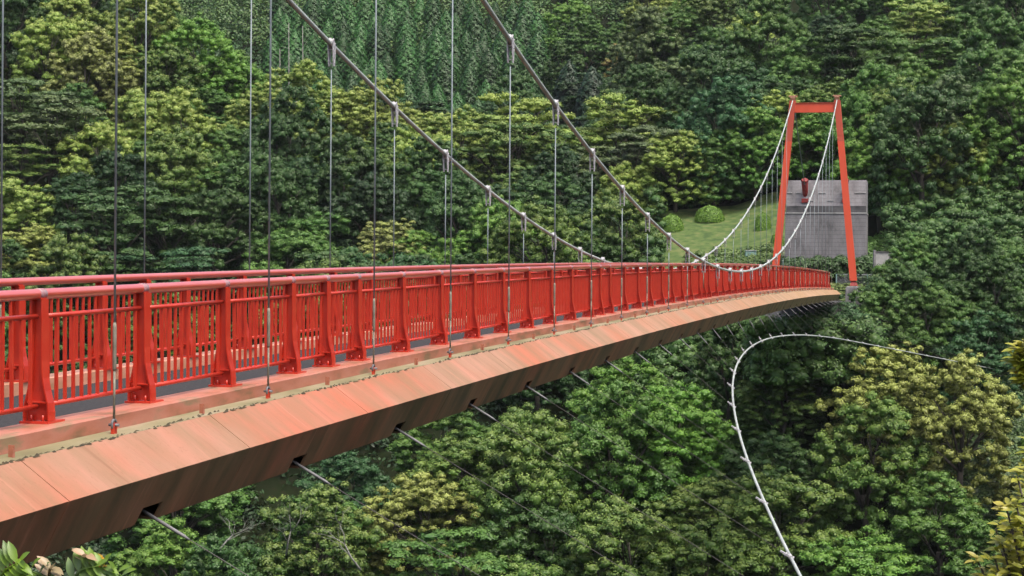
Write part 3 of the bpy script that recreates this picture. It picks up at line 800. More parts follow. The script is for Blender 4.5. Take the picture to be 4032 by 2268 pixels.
COL = {  # linear leaf colours
 'dark green': (0.030, 0.078, 0.016), 'deep green': (0.021, 0.055, 0.014), 'mid green': (0.052, 0.130, 0.021), 'fresh green': (0.085, 0.200, 0.026),
 'olive green': (0.060, 0.125, 0.020), 'yellow-green': (0.150, 0.235, 0.038), 'golden-flowering': (0.19, 0.22, 0.044), 'khaki': (0.20, 0.215, 0.07),
 'rusty brown': (0.17, 0.12, 0.045), 'blue-green': (0.030, 0.092, 0.027), 'grey-green': (0.064, 0.105, 0.036)}
PALE_AMT = {'dark green': 0.06, 'deep green': 0.0, 'mid green': 0.12, 'fresh green': 0.2, 'olive green': 0.30, 'yellow-green': 0.7, 'golden-flowering': 1.0, 'khaki': 0.8, 'rusty brown': 0.5, 'blue-green': 0.03, 'grey-green': 0.1}
TREES = []
placed = []
def add_tree(kind, x, y, colr, scale=1.0, sz=1.0, sink=0.0, region=None):
    z = h1(x, y) - sink
    fam = {'domed': BR, 'billowy': FI, 'layered': LA}[kind]
    cm, tm = fam[rnd.randrange(len(fam))]
    nm = {'domed': 'broadleaf_tree', 'billowy': 'flowering_tree', 'layered': 'spreading_tree'}[kind]
    sz *= rnd.uniform(.85, 1.32)
    r = empty(nm, (x, y, z), rnd.uniform(0, 6.28)); r.scale = (scale, scale, scale * sz)
    c = put('crown', cm, r); put('trunk', tm, r)
    b = COL[colr]; j = rnd.uniform(.85, 1.18) * (.75 if kind == 'billowy' and colr != 'rusty brown' else 1)
    c.color = (b[0] * j * rnd.uniform(.92, 1.08), b[1] * j, b[2] * j * rnd.uniform(.9, 1.1), min(1, PALE_AMT[colr] * rnd.uniform(.8, 1.15)))
    top = to_px((x, y, z + 7.0 * scale * sz))
    TREES.append((r, kind, colr, top, y, scale)); placed.append((x, y, 4.2 * scale))
    return r
def land(xd, yd, kind, colr, scale=1.0, sz=1.0, y0=None, topf=1.06):
    """stand a tree on the slope where its crown's upper part is seen at a photo position"""
    ux, uz = pix(xd, yd); htop = 8.3 * scale * sz * topf
    Y = y0 or (166.0 if 1640 < xd < 2120 and yd < 560 else 150.0 if xd >= 2120 and yd < 640 else 96.0)
    if y0 is None:
        while Y < 420:
            if h1(ux * Y, Y) + htop >= uz * Y: break
            Y += 0.5
    lim = .51 if yd > 690 and xd < 2000 or yd > 900 else .36
    for a_, b_, q_ in placed:
        if (a_ - ux * Y) ** 2 + (b_ - Y) ** 2 < (lim * (q_ + 4.2 * scale) * 1.1) ** 2: return
    sink = h1(ux * Y, Y) + htop - uz * Y
    return add_tree(kind, ux * Y, Y, colr, scale, sz, sink if y0 else 0)

# landmark trees read off the photograph (2576-wide coordinates of crown tops)
LAND = [
 # upper left ridge
 (60, 40, 'domed', 'olive green', 1.1), (170, 10, 'domed', 'yellow-green', 1.0), (250, 75, 'billowy', 'golden-flowering', 1.15), (360, 20, 'billowy', 'yellow-green', 1.05),
 (130, 95, 'domed', 'yellow-green', 1.0), (300, 130, 'billowy', 'khaki', 1.05), (215, 175, 'billowy', 'khaki', .95), (60, 190, 'layered', 'grey-green', 1.15), (150, 265, 'layered', 'grey-green', 1.2),
 (40, 330, 'layered', 'olive green', 1.0), (490, 110, 'domed', 'fresh green', 1.0), (580, 150, 'domed', 'fresh green', .95), (630, 195, 'domed', 'yellow-green', .85), (430, 170, 'domed', 'olive green', .9),
 (420, 230, 'domed', 'mid green', .9), (520, 210, 'domed', 'mid green', .85),
 # middle left
 (350, 270, 'domed', 'yellow-green', 1.0), (440, 290, 'domed', 'yellow-green', .95), (250, 340, 'domed', 'yellow-green', 1.0), (370, 350, 'domed', 'mid green', 1.0), (180, 370, 'domed', 'olive green', .9),
 (440, 400, 'domed', 'olive green', .95), (560, 320, 'domed', 'mid green', .95), (560, 400, 'domed', 'mid green', 1.0), (90, 420, 'domed', 'deep green', 1.0), (200, 430, 'domed', 'deep green', 1.0), (300, 420, 'domed', 'deep green', .95),
 (30, 450, 'domed', 'yellow-green', 1.0), (160, 490, 'domed', 'olive green', .9), (90, 565, 'billowy', 'golden-flowering', .95), (270, 520, 'layered', 'dark green', 1.1), (390, 480, 'layered', 'dark green', 1.15), (490, 480, 'layered', 'mid green', 1.1),
 (330, 590, 'layered', 'dark green', 1.1), (460, 590, 'layered', 'blue-green', 1.1), (560, 520, 'domed', 'dark green', 1.0), (610, 640, 'domed', 'olive green', .6),
 # ridge in the middle
 (660, 270, 'billowy', 'yellow-green', 1.0), (760, 220, 'billowy', 'yellow-green', 1.1), (870, 245, 'billowy', 'yellow-green', 1.1), (960, 270, 'billowy', 'yellow-green', 1.0), (1060, 290, 'billowy', 'yellow-green', 1.0),
 (1150, 315, 'billowy', 'yellow-green', .95), (830, 330, 'domed', 'olive green', 1.05), (720, 340, 'domed', 'dark green', 1.05), (940, 370, 'domed', 'olive green', 1.0), (1060, 370, 'domed', 'yellow-green', .9),
 (1230, 290, 'layered', 'yellow-green', 1.0), (1330, 275, 'layered', 'yellow-green', 1.05), (1440, 285, 'layered', 'yellow-green', 1.05), (1560, 290, 'layered', 'yellow-green', 1.1), (1620, 330, 'layered', 'grey-green', 1.0),
 (1280, 345, 'layered', 'olive green', 1.05), (1390, 350, 'layered', 'olive green', 1.0), (1490, 365, 'layered', 'grey-green', 1.0), (1590, 400, 'layered', 'olive green', 1.0),
 # wall of trees behind the railings
 (650, 420, 'domed', 'dark green', 1.05), (760, 420, 'domed', 'deep green', 1.0), (870, 430, 'domed', 'dark green', 1.0), (700, 500, 'domed', 'dark green', .95), (780, 530, 'domed', 'mid green', 1.0), (740, 590, 'domed', 'mid green', .95),
 (930, 480, 'domed', 'deep green', 1.0), (970, 560, 'billowy', 'khaki', .9), (1040, 600, 'domed', 'fresh green', .8), (910, 610, 'billowy', 'khaki', .7), (1080, 430, 'domed', 'dark green', .9), (1130, 450, 'domed', 'dark green', 1.0), (1170, 510, 'domed', 'dark green', 1.0),
 (1170, 375, 'domed', 'fresh green', .7), (1150, 620, 'domed', 'fresh green', .75), (1240, 470, 'domed', 'deep green', .95), (1260, 570, 'domed', 'fresh green', .9), (1320, 600, 'domed', 'fresh green', .75), (1290, 430, 'domed', 'olive green', .9),
 (1400, 440, 'domed', 'deep green', .9), (1430, 560, 'domed', 'dark green', .85), (1500, 500, 'domed', 'deep green', .9), (1560, 550, 'domed', 'olive green', .9), (1480, 600, 'domed', 'dark green', .8), (1580, 470, 'domed', 'yellow-green', .75),
 (1560, 430, 'layered', 'olive green', .9), (1520, 640, 'domed', 'dark green', .6), (1700, 450, 'domed', 'yellow-green', .8),
 # behind the lawn
 (1740, 455, 'domed', 'olive green', .8), (1800, 450, 'domed', 'mid green', .8), (1860, 470, 'domed', 'mid green', .75), (1690, 400, 'domed', 'fresh green', .85), (1760, 395, 'domed', 'mid green', .8), (1910, 430, 'domed', 'fresh green', .75),
 (1900, 330, 'domed', 'dark green', 1.0), (1760, 300, 'domed', 'dark green', 1.05), (1830, 270, 'domed', 'blue-green', 1.0), (1840, 370, 'domed', 'deep green', 1.0), (1940, 260, 'domed', 'yellow-green', .85), (2030, 250, 'domed', 'olive green', .85),
 (2040, 330, 'domed', 'dark green', .9), (2070, 395, 'domed', 'fresh green', .75), (2010, 400, 'domed', 'yellow-green', .7), (2090, 340, 'domed', 'deep green', .9),
 # upper hillside, centre right
 (1440, 20, 'domed', 'fresh green', 1.2), (1470, 70, 'domed', 'mid green', 1.1), (1400, 90, 'domed', 'fresh green', .9), (1640, 10, 'billowy', 'yellow-green', 1.0), (1570, 60, 'domed', 'mid green', 1.0), (1640, 90, 'domed', 'grey-green', 1.1),
 (1570, 175, 'billowy', 'rusty brown', .8), (1720, 40, 'domed', 'mid green', 1.1), (1790, 10, 'billowy', 'olive green', 1.0), (1820, 110, 'domed', 'mid green', 1.1), (1700, 150, 'domed', 'grey-green', 1.0), (1790, 190, 'domed', 'dark green', 1.1),
 (1890, 190, 'domed', 'blue-green', 1.0), (1930, 90, 'domed', 'mid green', 1.1), (2010, 140, 'domed', 'mid green', 1.0), (1990, 200, 'domed', 'dark green', 1.0), (2080, 60, 'domed', 'deep green', 1.0), (2130, 90, 'layered', 'dark green', 1.2),
 (2190, 30, 'layered', 'olive green', 1.2), (2310, 50, 'layered', 'yellow-green', 1.1), (2350, 90, 'layered', 'mid green', 1.2), (2230, 140, 'domed', 'mid green', 1.1), (2100, 190, 'domed', 'olive green', 1.0), (2180, 210, 'domed', 'dark green', 1.0),
 (2450, 40, 'domed', 'mid green', 1.0), (2540, 30, 'domed', 'dark green', 1.1), (2430, 10, 'layered', 'grey-green', 1.0),
 # right spur
 (2260, 240, 'domed', 'mid green', 1.0), (2340, 215, 'domed', 'olive green', 1.0), (2430, 160, 'domed', 'mid green', 1.05), (2520, 110, 'domed', 'mid green', 1.15), (2560, 180, 'domed', 'mid green', 1.0), (2180, 290, 'domed', 'mid green', .95),
 (2260, 300, 'domed', 'olive green', .95), (2370, 290, 'domed', 'grey-green', .95), (2480, 240, 'domed', 'dark green', 1.0), (2220, 370, 'domed', 'fresh green', .8), (2290, 340, 'domed', 'grey-green', .9), (2400, 320, 'domed', 'yellow-green', .9),
 (2490, 310, 'domed', 'mid green', .95), (2560, 280, 'domed', 'fresh green', .9), (2170, 350, 'domed', 'deep green', .85), (2320, 430, 'domed', 'dark green', 1.0), (2260, 470, 'domed', 'grey-green', .9), (2420, 420, 'domed', 'dark green', 1.0),
 (2530, 390, 'domed', 'mid green', 1.0), (2380, 500, 'domed', 'deep green', 1.0), (2500, 480, 'domed', 'dark green', 1.0), (2240, 550, 'domed', 'dark green', .8), (2320, 570, 'domed', 'deep green', .9), (2440, 570, 'domed', 'dark green', .9), (2560, 520, 'domed', 'yellow-green', .8),
 # gorge right of and below the deck
 (2300, 655, 'domed', 'mid green', .6), (2340, 660, 'domed', 'mid green', .6), (2440, 670, 'domed', 'dark green', .65), (2540, 650, 'domed', 'mid green', .65), (2290, 720, 'domed', 'dark green', .6), (2400, 730, 'domed', 'mid green', .65), (2500, 740, 'domed', 'dark green', .7),
 (2210, 770, 'domed', 'mid green', .65), (2330, 790, 'domed', 'mid green', .7), (2450, 810, 'domed', 'blue-green', .75), (2560, 790, 'domed', 'dark green', .75), (2120, 820, 'domed', 'blue-green', .7), (2030, 850, 'domed', 'dark green', .7),
 (2220, 955, 'billowy', 'golden-flowering', .9), (2310, 975, 'billowy', 'golden-flowering', .95), (2410, 1010, 'billowy', 'golden-flowering', .85), (2300, 1030, 'billowy', 'golden-flowering', .95), (2440, 1080, 'billowy', 'golden-flowering', .9),
 (2540, 980, 'domed', 'grey-green', 1.0), (2560, 1090, 'domed', 'dark green', .9), (2200, 1000, 'domed', 'olive green', .85), (2190, 1110, 'domed', 'olive green', .9), (2100, 950, 'domed', 'olive green', .9), (1960, 900, 'billowy', 'olive green', .75),
 (1990, 1000, 'domed', 'olive green', .9), (2050, 1060, 'domed', 'mid green', .9), (1930, 1090, 'domed', 'dark green', .85), (2170, 1190, 'domed', 'mid green', 1.0), (2260, 1250, 'domed', 'mid green', 1.05), (2060, 1270, 'domed', 'mid green', 1.0),
 (2140, 1340, 'domed', 'fresh green', 1.0), (2250, 1390, 'domed', 'mid green', .9), (2370, 1220, 'domed', 'mid green', .8), (2530, 1230, 'domed', 'dark green', .9), (2000, 1420, 'domed', 'olive green', .9),
 (1830, 860, 'domed', 'dark green', .75), (1750, 900, 'domed', 'dark green', .8), (1860, 960, 'domed', 'mid green', .8), (1700, 980, 'domed', 'fresh green', .9), (1630, 940, 'domed', 'yellow-green', .9), (1560, 960, 'domed', 'fresh green', .9),
 (1780, 1080, 'domed', 'blue-green', .95), (1640, 1060, 'domed', 'mid green', 1.0), (1870, 1180, 'domed', 'mid green', .9), (1800, 1190, 'domed', 'olive green', .9), (1540, 1080, 'domed', 'mid green', 1.0), (1450, 1010, 'domed', 'olive green', .9),
 (1340, 1030, 'domed', 'olive green', .9), (1420, 1110, 'domed', 'khaki', .85), (1260, 1090, 'domed', 'mid green', 1.0), (1330, 1170, 'domed', 'olive green', .95), (1180, 1100, 'domed', 'yellow-green', .9), (1100, 1130, 'domed', 'fresh green', .95),
 (1490, 1190, 'domed', 'mid green', 1.0), (1600, 1190, 'domed', 'mid green', 1.0), (1700, 1240, 'domed', 'blue-green', 1.0), (1780, 1330, 'domed', 'olive green', .95), (1890, 1300, 'domed', 'dark green', .95), (1680, 1370, 'domed', 'mid green', 1.0),
 (1560, 1310, 'domed', 'olive green', 1.0), (1440, 1290, 'domed', 'dark green', 1.0), (1060, 1210, 'billowy', 'golden-flowering', .9), (1130, 1300, 'layered', 'mid green', 1.1), (1000, 1180, 'domed', 'fresh green', .8), (1240, 1280, 'domed', 'dark green', .9),
 (900, 1190, 'layered', 'mid green', 1.0), (820, 1240, 'domed', 'mid green', .9), (940, 1290, 'domed', 'mid green', .9), (790, 1330, 'billowy', 'olive green', .95), (880, 1390, 'domed', 'mid green', .9), (1020, 1390, 'domed', 'fresh green', .9),
 (1180, 1400, 'domed', 'dark green', .95), (1330, 1390, 'domed', 'olive green', 1.0), (700, 1260, 'domed', 'dark green', .9), (640, 1330, 'domed', 'mid green', .9), (520, 1290, 'domed', 'olive green', .9), (430, 1350, 'domed', 'fresh green', .85),
 (560, 1400, 'domed', 'dark green', .95), (330, 1370, 'domed', 'fresh green', .9), (690, 1410, 'domed', 'mid green', .9), (1480, 1410, 'domed', 'mid green', 1.0), (1600, 1430, 'domed', 'blue-green', 1.0), (1830, 1420, 'domed', 'mid green', 1.0),
]
PRI = {'rusty brown': 0, 'khaki': 1, 'golden-flowering': 1, 'yellow-green': 2, 'fresh green': 2}
LAND = [(x_, y_, k_, 'olive green' if (c_ in ('khaki', 'yellow-green') and y_ > 860 and x_ < 1900) else c_, s_) for x_, y_, k_, c_, s_ in LAND]
LAND.sort(key=lambda q: PRI.get(q[3], 3 if q[2] == 'domed' else 2))
for t_ in LAND:
    land(*t_)
n_land = len(TREES)

def region_colour(xd, yd):
    r = rnd.random()
    def pick(*opts):
        acc = 0; q = rnd.random()
        for w_, c_ in opts:
            acc += w_
            if q < acc: return c_
        return opts[-1][1]
    if yd < 680 and xd < 700: return pick((.4, 'olive green'), (.3, 'mid green'), (.3, 'dark green'))
    if yd < 680 and xd < 1650: return pick((.5, 'dark green'), (.3, 'deep green'), (.2, 'olive green'))
    if yd < 680 and xd > 2150: return pick((.2, 'dark green'), (.38, 'mid green'), (.24, 'fresh green'), (.12, 'yellow-green'), (.06, 'grey-green'))
    if yd < 680: return pick((.26, 'dark green'), (.34, 'mid green'), (.14, 'fresh green'), (.08, 'yellow-green'), (.09, 'grey-green'), (.09, 'olive green'))
    return pick((.4, 'mid green'), (.3, 'dark green'), (.15, 'olive green'), (.15, 'blue-green'))
def free(x, y, r):
    for a, b, q in placed:
        if (a - x) ** 2 + (b - y) ** 2 < (q * 0.55 + r * 0.55) ** 2: return False
    return True
def in_cedar(u, Y):
    xd = 1288 + u * 4632
    if Y < 232: return False
    return 700 < xd < 1330 + (Y - 240) * 0.35
tries = 0; fill = 0
while tries < 9000 and fill < 280:
    tries += 1
    Y = rnd.uniform(84, 345) if tries % 4 else rnd.uniform(300, 430); u = rnd.uniform(AZn[1] - 0.03, AZn[-2] + 0.06); X = u * Y
    xd = 1288 + u * 4632
    if in_cedar(u, Y) or (430 < xd < 740 and Y > 215): continue
    if 1545 < xd < 2215 and 112 < Y < 172: continue
    if xd >= 2215 and 112 < Y < 152: continue       # lawn, tower foot and anchor block
    lb = (X * -math.cos(TH) + Y * math.sin(TH)) - PN; sb_ = X * math.sin(TH) + Y * math.cos(TH)
    sc_ = rnd.uniform(.75, 1.1) if Y > 105 else rnd.uniform(.7, .95)
    if Y > 240: sc_ *= 1.1
    ctop = h1(X, Y) + 9.3 * sc_
    if -7 < lb < W + 6 and sb_ < 128 and ctop > -3.6:
        sc_ = (-3.8 - h1(X, Y)) / 9.3; ctop = -3.8
        if sc_ < .45: continue
    if ctop / Y < -0.26 or (h1(X, Y) / Y) > 0.2: continue
    if not free(X, Y, 4.2 * sc_): continue
    px_ = to_px((X, Y, ctop - 1.5))
    kind = 'domed' if rnd.random() < .86 else 'layered'
    add_tree(kind, X, Y, region_colour(*px_), sc_); fill += 1

# plantation cedars on the far slope
ced = []
row = 0; Yc = 236.0
while Yc < 440 and len(ced) < 285:
    sp = 3.3
    x_a = (690 - 1288) / 4632 * Yc; x_b = (1345 + (Yc - 240) * .35 - 1288) / 4632 * Yc
    x = x_a + (row % 2) * sp / 2
    while x < x_b:
        X, Y = x + rnd.uniform(-.9, .9), Yc + rnd.uniform(-2.4, 2.4)
        if to_px((X, Y, h1(X, Y) + 13))[1] > -80 and to_px((X, Y, h1(X, Y) + 13))[1] < 420 and len(ced) < 285:
            o = put('cedar_tree', CE[rnd.randrange(5)], None, (X, Y, h1(X, Y) - .3), (0, 0, rnd.uniform(0, 6.28)))
            q = rnd.uniform(.85, 1.15); o.scale = (q * rnd.uniform(.9, 1.1),) * 2 + (q,)
            j = rnd.uniform(.65, 1.7); o.color = (0.026 * j, 0.084 * j, 0.018 * j, 0)
            px_ = to_px((X, Y, h1(X, Y) + 8))
            xl, xr = 735 + px_[1] * 1.2, 1215 + px_[1] * .75
            side = 'left of both main cables' if px_[0] < xl else ('between the two main cables' if px_[0] < xr else 'right of both main cables')
            tag(o, 'dark green conical cedar in the dense far stand, seen ' + side, 'cedar', 'planted cedars seen ' + side); ced.append(o)
        x += sp
    Yc += 7.6; row += 1
for i, (xd, yd, q) in enumerate([(1432, 150, 1.15), (1490, 175, 1.1), (1600, 190, 1.15)]):
    ux, uz = pix(xd, yd); Y = 232.0
    while h1(ux * Y, Y) + 9.5 * q < uz * Y and Y < 320: Y += 1
    o = put('cedar_tree', CE[i], None, (ux * Y, Y, h1(ux * Y, Y)), (0, 0, i)); o.scale = (q * 1.1, q * 1.1, q * 1.05); o.color = (0.016, 0.042, 0.019, 0)
    tag(o, ['tall dark cedar at the right edge of the planted stand, left of its pair', 'tall dark cedar at the right edge of the planted stand, right of its pair', 'solitary dark cedar in front of the rusty brown tree'][i], 'cedar')

# labels
def word(kind, colr):
    return {'domed': f'{colr} round-topped tree', 'billowy': f'{colr} billowy tree', 'layered': f'{colr} flat-layered tree'}[kind]
def zone(px):
    x, y = px
    if y < 690:
        if x < 450: return ('in the top left corner' if x < 200 else 'on the upper left ridge') if y < 250 else ('above the left handrail' if x > 210 else 'above the handrail at the left edge')
        if x < 1300: return 'on the middle ridge crest' if y < 400 else 'behind the middle hangers'
        if x < 1720: return 'on the high slope left of the tower' if y < 250 else ('on the ridge where the cables dip' if y < 420 else 'behind the cable low point')
        if x < 2160: return 'high above the orange tower' if y < 230 else 'behind the lawn and orange tower'
        return ('on the hillside up right of the tower' if x < 2350 else 'in the top right corner') if y < 200 else ('on the right spur' if y < 600 else 'on the scrubby bank right of the tower')
    if x < 900: return 'below the left end of deck'
    if x < 1450: return 'below the middle of deck'
    if x < 1880: return 'in the gorge left of wind cable'
    if y < 900: return 'on the bank above the wind cable'
    return 'in the gorge right of wind cable'
cells = {}
for t_ in TREES: cells.setdefault((t_[1], t_[2], zone(t_[3])), []).append(t_)
ORD = ['leftmost'] + [w_ + ' from left' for w_ in 'second third fourth fifth sixth seventh eighth ninth tenth eleventh twelfth thirteenth fourteenth fifteenth sixteenth seventeenth eighteenth nineteenth twentieth'.split()]
for key_ in [k_ for k_, L in cells.items() if len(L) > 20]:
    L = sorted(cells.pop(key_), key=lambda q: q[3][1]); h_ = len(L) // 2
    cells[(key_[0], key_[1], key_[2] + ', higher up')] = L[:h_]; cells[(key_[0], key_[1], key_[2] + ', lower down')] = L[h_:]
for (kind, colr, zn), L in cells.items():
    L.sort(key=lambda a: a[3][0])
    for i, t_ in enumerate(L):
        r = t_[0]
        if len(L) == 1: lab = f'{word(kind, colr)} {zn}'
        elif len(L) <= 20: lab = f'{ORD[i]} {word(kind, colr)} {zn}'
        else: lab = f'{word(kind, colr)} {zn}'
        if len(lab.split()) < 4: lab += ' of the gorge'
        tag(r, lab, 'tree', f'{colr} trees {zn}' if len(L) > 1 else None)

# clipped round bushes on the lawn
def bush_mesh(seed, flat=.75):
    rg = np.random.default_rng(seed); n = 5200
    d = unit(rg.normal(size=(n, 3))); d[:, 2] = np.abs(d[:, 2]) ** 1.3 - 0.12; d = unit(d)
    P = d * (1 + 0.035 * np.sin(d[:, :1] * 9 + 2) * np.cos(d[:, 1:2] * 8)) * np.array([1, 1, flat * 1.1]) * rg.uniform(.93, 1.03, (n, 1))
    V, F = leaves(P, unit(d + rg.normal(size=d.shape) * .45), 0.055, rg)
    return np_mesh('clipped_bush', V, F, M['leaf'], {'var': rg.random(n), 'pale_top': np.zeros(n)})
for i, (xa, xb, yt, ybt, lab) in enumerate([(1660, 1720, 537, 582, 'small clipped round bush at the left end of the lawn'), (1748, 1822, 515, 558, 'larger clipped round bush at the top of the lawn'), (1898, 1940, 532, 580, 'clipped round bush on the lawn beside the left tower leg'), (1938, 1972, 585, 620, 'small round bush half hidden by the left tower leg')]):
    ux, ub = pix((xa + xb) / 2, ybt); Y = 136.0
    while Y < 185 and h1(ux * Y, Y) < ub * Y: Y += .25
    uz = pix((xa + xb) / 2, yt)[1]; wdt = (pix(xb, yt)[0] - pix(xa, yt)[0]) * Y / 2
    x = ux * Y; zt_ = uz * Y
    o = put('clipped_bush', bush_mesh(600 + i), None, (x, Y, h1(x, Y) + .1), None)
    o.scale = (wdt, wdt, max(1.0, zt_ - h1(x, Y)) / 0.95); o.color = (0.115, 0.22, 0.032, 0); tag(o, lab, 'bush')

# hedges and scrub: stuff nobody could count
def stuff(name, pts, rr, nl, ls, colr, label, cat, flat=.8, alpha=0.0, seed=1, core=0):
    rg = np.random.default_rng(seed); C = np.array(pts); C[:, 2] += rr * .2
    V, F, var, bl = puffs(C, rg.uniform(rr * .7, rr * 1.25, len(C)), nl, ls, rg, flat, core=core)
    o = put(name, np_mesh(name, V, F, M['leaf'], {'var': var, 'pale_top': bl}, True)); o.color = (*colr, alpha)
    return tag(o, label, cat, kind='stuff')
def scatter(n, xa, xb, ya, yb, seed, cond=None):
    r = random.Random(seed); out_ = []
    while len(out_) < n:
        Y = r.uniform(ya, yb); X = (r.uniform(xa, xb) - 1288) / 4632 * Y
        if cond is None or cond(X, Y): out_.append((X, Y, h1(X, Y)))
    return out_
stuff('hedge', [(a, b, c + rnd.uniform(0, .7)) for a, b, c in scatter(520, 1730, 1990, 142.5, 150, 1, lambda X, Y: Y < 147 or rnd.random() < .35)], .45, 66, .085, (0.06, 0.115, 0.03), 'low loose green hedge along the bottom of the lawn above the handrail', 'hedge', alpha=.2, seed=2, core=.7)
stuff('low_shrubs', [(a, b, c + rnd.uniform(0, 1.5)) for a, b, c in scatter(420, 1975, 2200, 134.2, 136.2, 3)], .42, 70, .10, (0.045, 0.09, 0.028), 'dark green low shrubs along the foot of the concrete anchor block', 'shrubs', seed=3, core=.7)
stuff('weeds', scatter(500, 2180, 2320, 136, 150, 5), .5, 60, .14, (0.07, 0.15, 0.03), 'bright green weeds on the bank right of the concrete anchor block', 'weeds', seed=4)
def nob(X, Y):
    lb = (X * -math.cos(TH) + Y * math.sin(TH)) - PN; s_ = X * math.sin(TH) + Y * math.cos(TH)
    return not (-4.2 < lb < W + 3 and s_ > 110)
stuff('scrub', scatter(2900, 2000, 2850, 112, 131, 6, nob) + [(a, b, c + rnd.uniform(.3, 2.3)) for a, b, c in scatter(260, 2188, 2310, 127, 131.2, 61)], .62, 66, .095, (0.045, 0.095, 0.032), 'tangled green scrub covering the bank below and right of the tower', 'scrub', seed=5, alpha=.15, core=.7)
stuff('slope_thicket', scatter(3600, 380, 800, 218, 420, 7), 1.2, 46, .2, (0.036, 0.092, 0.032), 'even dark green thicket on the far slope behind the left ridge', 'thicket', seed=6, flat=.6)
stuff('undergrowth', scatter(5200, -60, 2640, 80, 215, 8, lambda X, Y: nob(X, Y) and not (1640 < 1288 + X / Y * 4632 < 2230 and 124 < Y < 170)), .9, 30, .2, (0.028, 0.058, 0.024), 'dark undergrowth between the tree trunks on the gorge slopes', 'undergrowth', seed=7)
up_ = scatter(5600, 1500, 2850, 136, 190, 18, lambda X, Y: not (1600 < 1288 + X / Y * 4632 < 2225 and Y < 168) and h1(X, Y) / Y < .12)
up_ += scatter(420, 1600, 1985, 167, 173, 19) + scatter(160, 1560, 1668, 138, 166, 20)
ur = random.Random(4); up_ = [(a, b, c + ur.uniform(0, 3.6)) for a, b, c in up_]
stuff('understory', up_, .6, 52, .095, (0.038, 0.095, 0.022), 'dark leafy understory filling the space beneath the crowns of the right spur', 'understory', seed=19, alpha=.1, core=.7)
cp_ = scatter(5200, 300, 2750, 305, 470, 28, lambda X, Y: h1(X, Y) / Y < .22)
stuff('distant_canopy', [(a, b, c + 3) for a, b, c in cp_], 2.2, 60, .26, (0.042, 0.100, 0.024), 'continuous green canopy closing the far hillside at the top edge', 'distant forest', seed=29, alpha=.15)
br_ = random.Random(44)
stuff('bank_shrubs', [(a, b, br_.uniform(-7.5, -3.7)) for a, b, c in scatter(600, 1890, 2215, 116.5, 123.0, 45, lambda X, Y: -(X * -math.cos(TH) + Y * math.sin(TH) - PN) < 4.5 or True)] + [(a, b, c + br_.uniform(0, 1.5)) for a, b, c in scatter(480, 1700, 1990, 106, 123.5, 47)] + [(a, b, c + br_.uniform(-.2, .9)) for a, b, c in scatter(900, 1560, 1990, 104, 137, 48)], .75, 60, .11, (0.045, 0.105, 0.022), 'leafy shrubs hiding the foot of the pier and abutment below the far tower', 'shrubs', seed=46, alpha=.1, core=.7)
gr = stuff('bank_grass', scatter(700, 2090, 2230, 124.5, 135, 9, lambda X, Y: Y > 130 or X > 25.3), .16, 40, .05, (0.10, 0.15, 0.04), 'short pale grass on the bank at the foot of the far tower', 'grass', seed=8, flat=.5)

# dead branches among the crowns
for i, (xd, yd, q, Y, lab, fl) in enumerate([
    (720, 1315, .38, 104, 'bare pale branches tangled below the left part of the deck', .3),
    (900, 1340, .42, 101, 'bare pale branches in front of the golden tree below the deck', -.5),
    (560, 1310, .36, 106, 'bare pale limb just below the left edge of the deck', .9),
    (1450, 470, .75, 172, 'forked pale trunk in the dark gap behind the middle hangers', 0),
    (1690, 170, 1.0, 248, 'bare grey tree on the high slope left of the tower', 0),
    (2330, 380, .8, 158, 'bare grey branches among the crowns of the right spur', .3)]):
    ux, uz = pix(xd, yd)
    o = put('dead_tree', DE[i % 3], None, (ux * Y, Y, uz * Y - 4.0 * q), (fl, 0, i * 1.3)); o.scale = (q, q, q); tag(o, lab, 'dead tree')
# slender pale trunks at the stand's left edge
for i, (xd, Y, hh) in enumerate([(700, 262, 17), (722, 268, 19), (741, 259, 15), (757, 270, 18)]):
    x = (xd - 1288) / 4632 * Y; z = h1(x, Y)
    t_ = MB().tube([(0, 0, -1), (.1, 0, hh * .5), (.0, .1, hh)], [.16, .12, .05], 6)
    for b_ in range(9):
        z_ = hh * (.45 + .05 * b_); a_ = b_ * 2.2
        t_.tube([(0.05, 0, z_), (math.cos(a_) * 1.1, math.sin(a_) * 1.1, z_ + .3)], [.04, .01], 3, False)
    o = t_.build('bare_trunk', M['palebark'], None, (x, Y, z))
    tag(o, ['leftmost', 'second from left', 'third from left', 'rightmost'][i] + ' of the slender pale trunks left of the cedar stand', 'tree trunk', 'slender pale trunks beside the cedars')

# ---------------------------------------------------------------- near foliage at the frame's lower corners
def leaf_shape(m, base, d, nrm, L, Wd, fold=.25, droop=.2):
    d = d.normalized(); side = d.cross(nrm).normalized(); up = side.cross(d)
    st = [(0, .12), (.25, .8), (.5, 1), (.75, .72), (1, .02)]
    vs = []
    for t, w_ in st:
        c = base + d * L * t - up * L * droop * t * t
        vs += [c + side * Wd * w_ * .5 + up * Wd * fold * w_, c, c - side * Wd * w_ * .5 + up * Wd * fold * w_]
    fs = []
    for i in range(4):
        a = i * 3; fs += [(a, a + 1, a + 4, a + 3), (a + 1, a + 2, a + 5, a + 4)]
    m.add(vs, fs, True)
def leafmat(name, a, b, c, scale=9):
    m, t, p = new_mat(name)
    f = noise_of(t, scale, 3)
    cc = ramp(t, f, [(0.35, a), (0.5, b), (0.68, c)])
    t.links.new(cc, p.inputs['Base Color']); p.inputs['Roughness'].default_value = .4
    tr = N(t, 'ShaderNodeBsdfTranslucent'); t.links.new(cc, tr.inputs[0])
    mx = N(t, 'ShaderNodeMixShader'); mx.inputs[0].default_value = .3
    t.links.new(p.outputs[0], mx.inputs[1]); t.links.new(tr.outputs[0], mx.inputs[2]); t.links.new(mx.outputs[0], t.nodes['Material Output'].inputs[0])
    return m
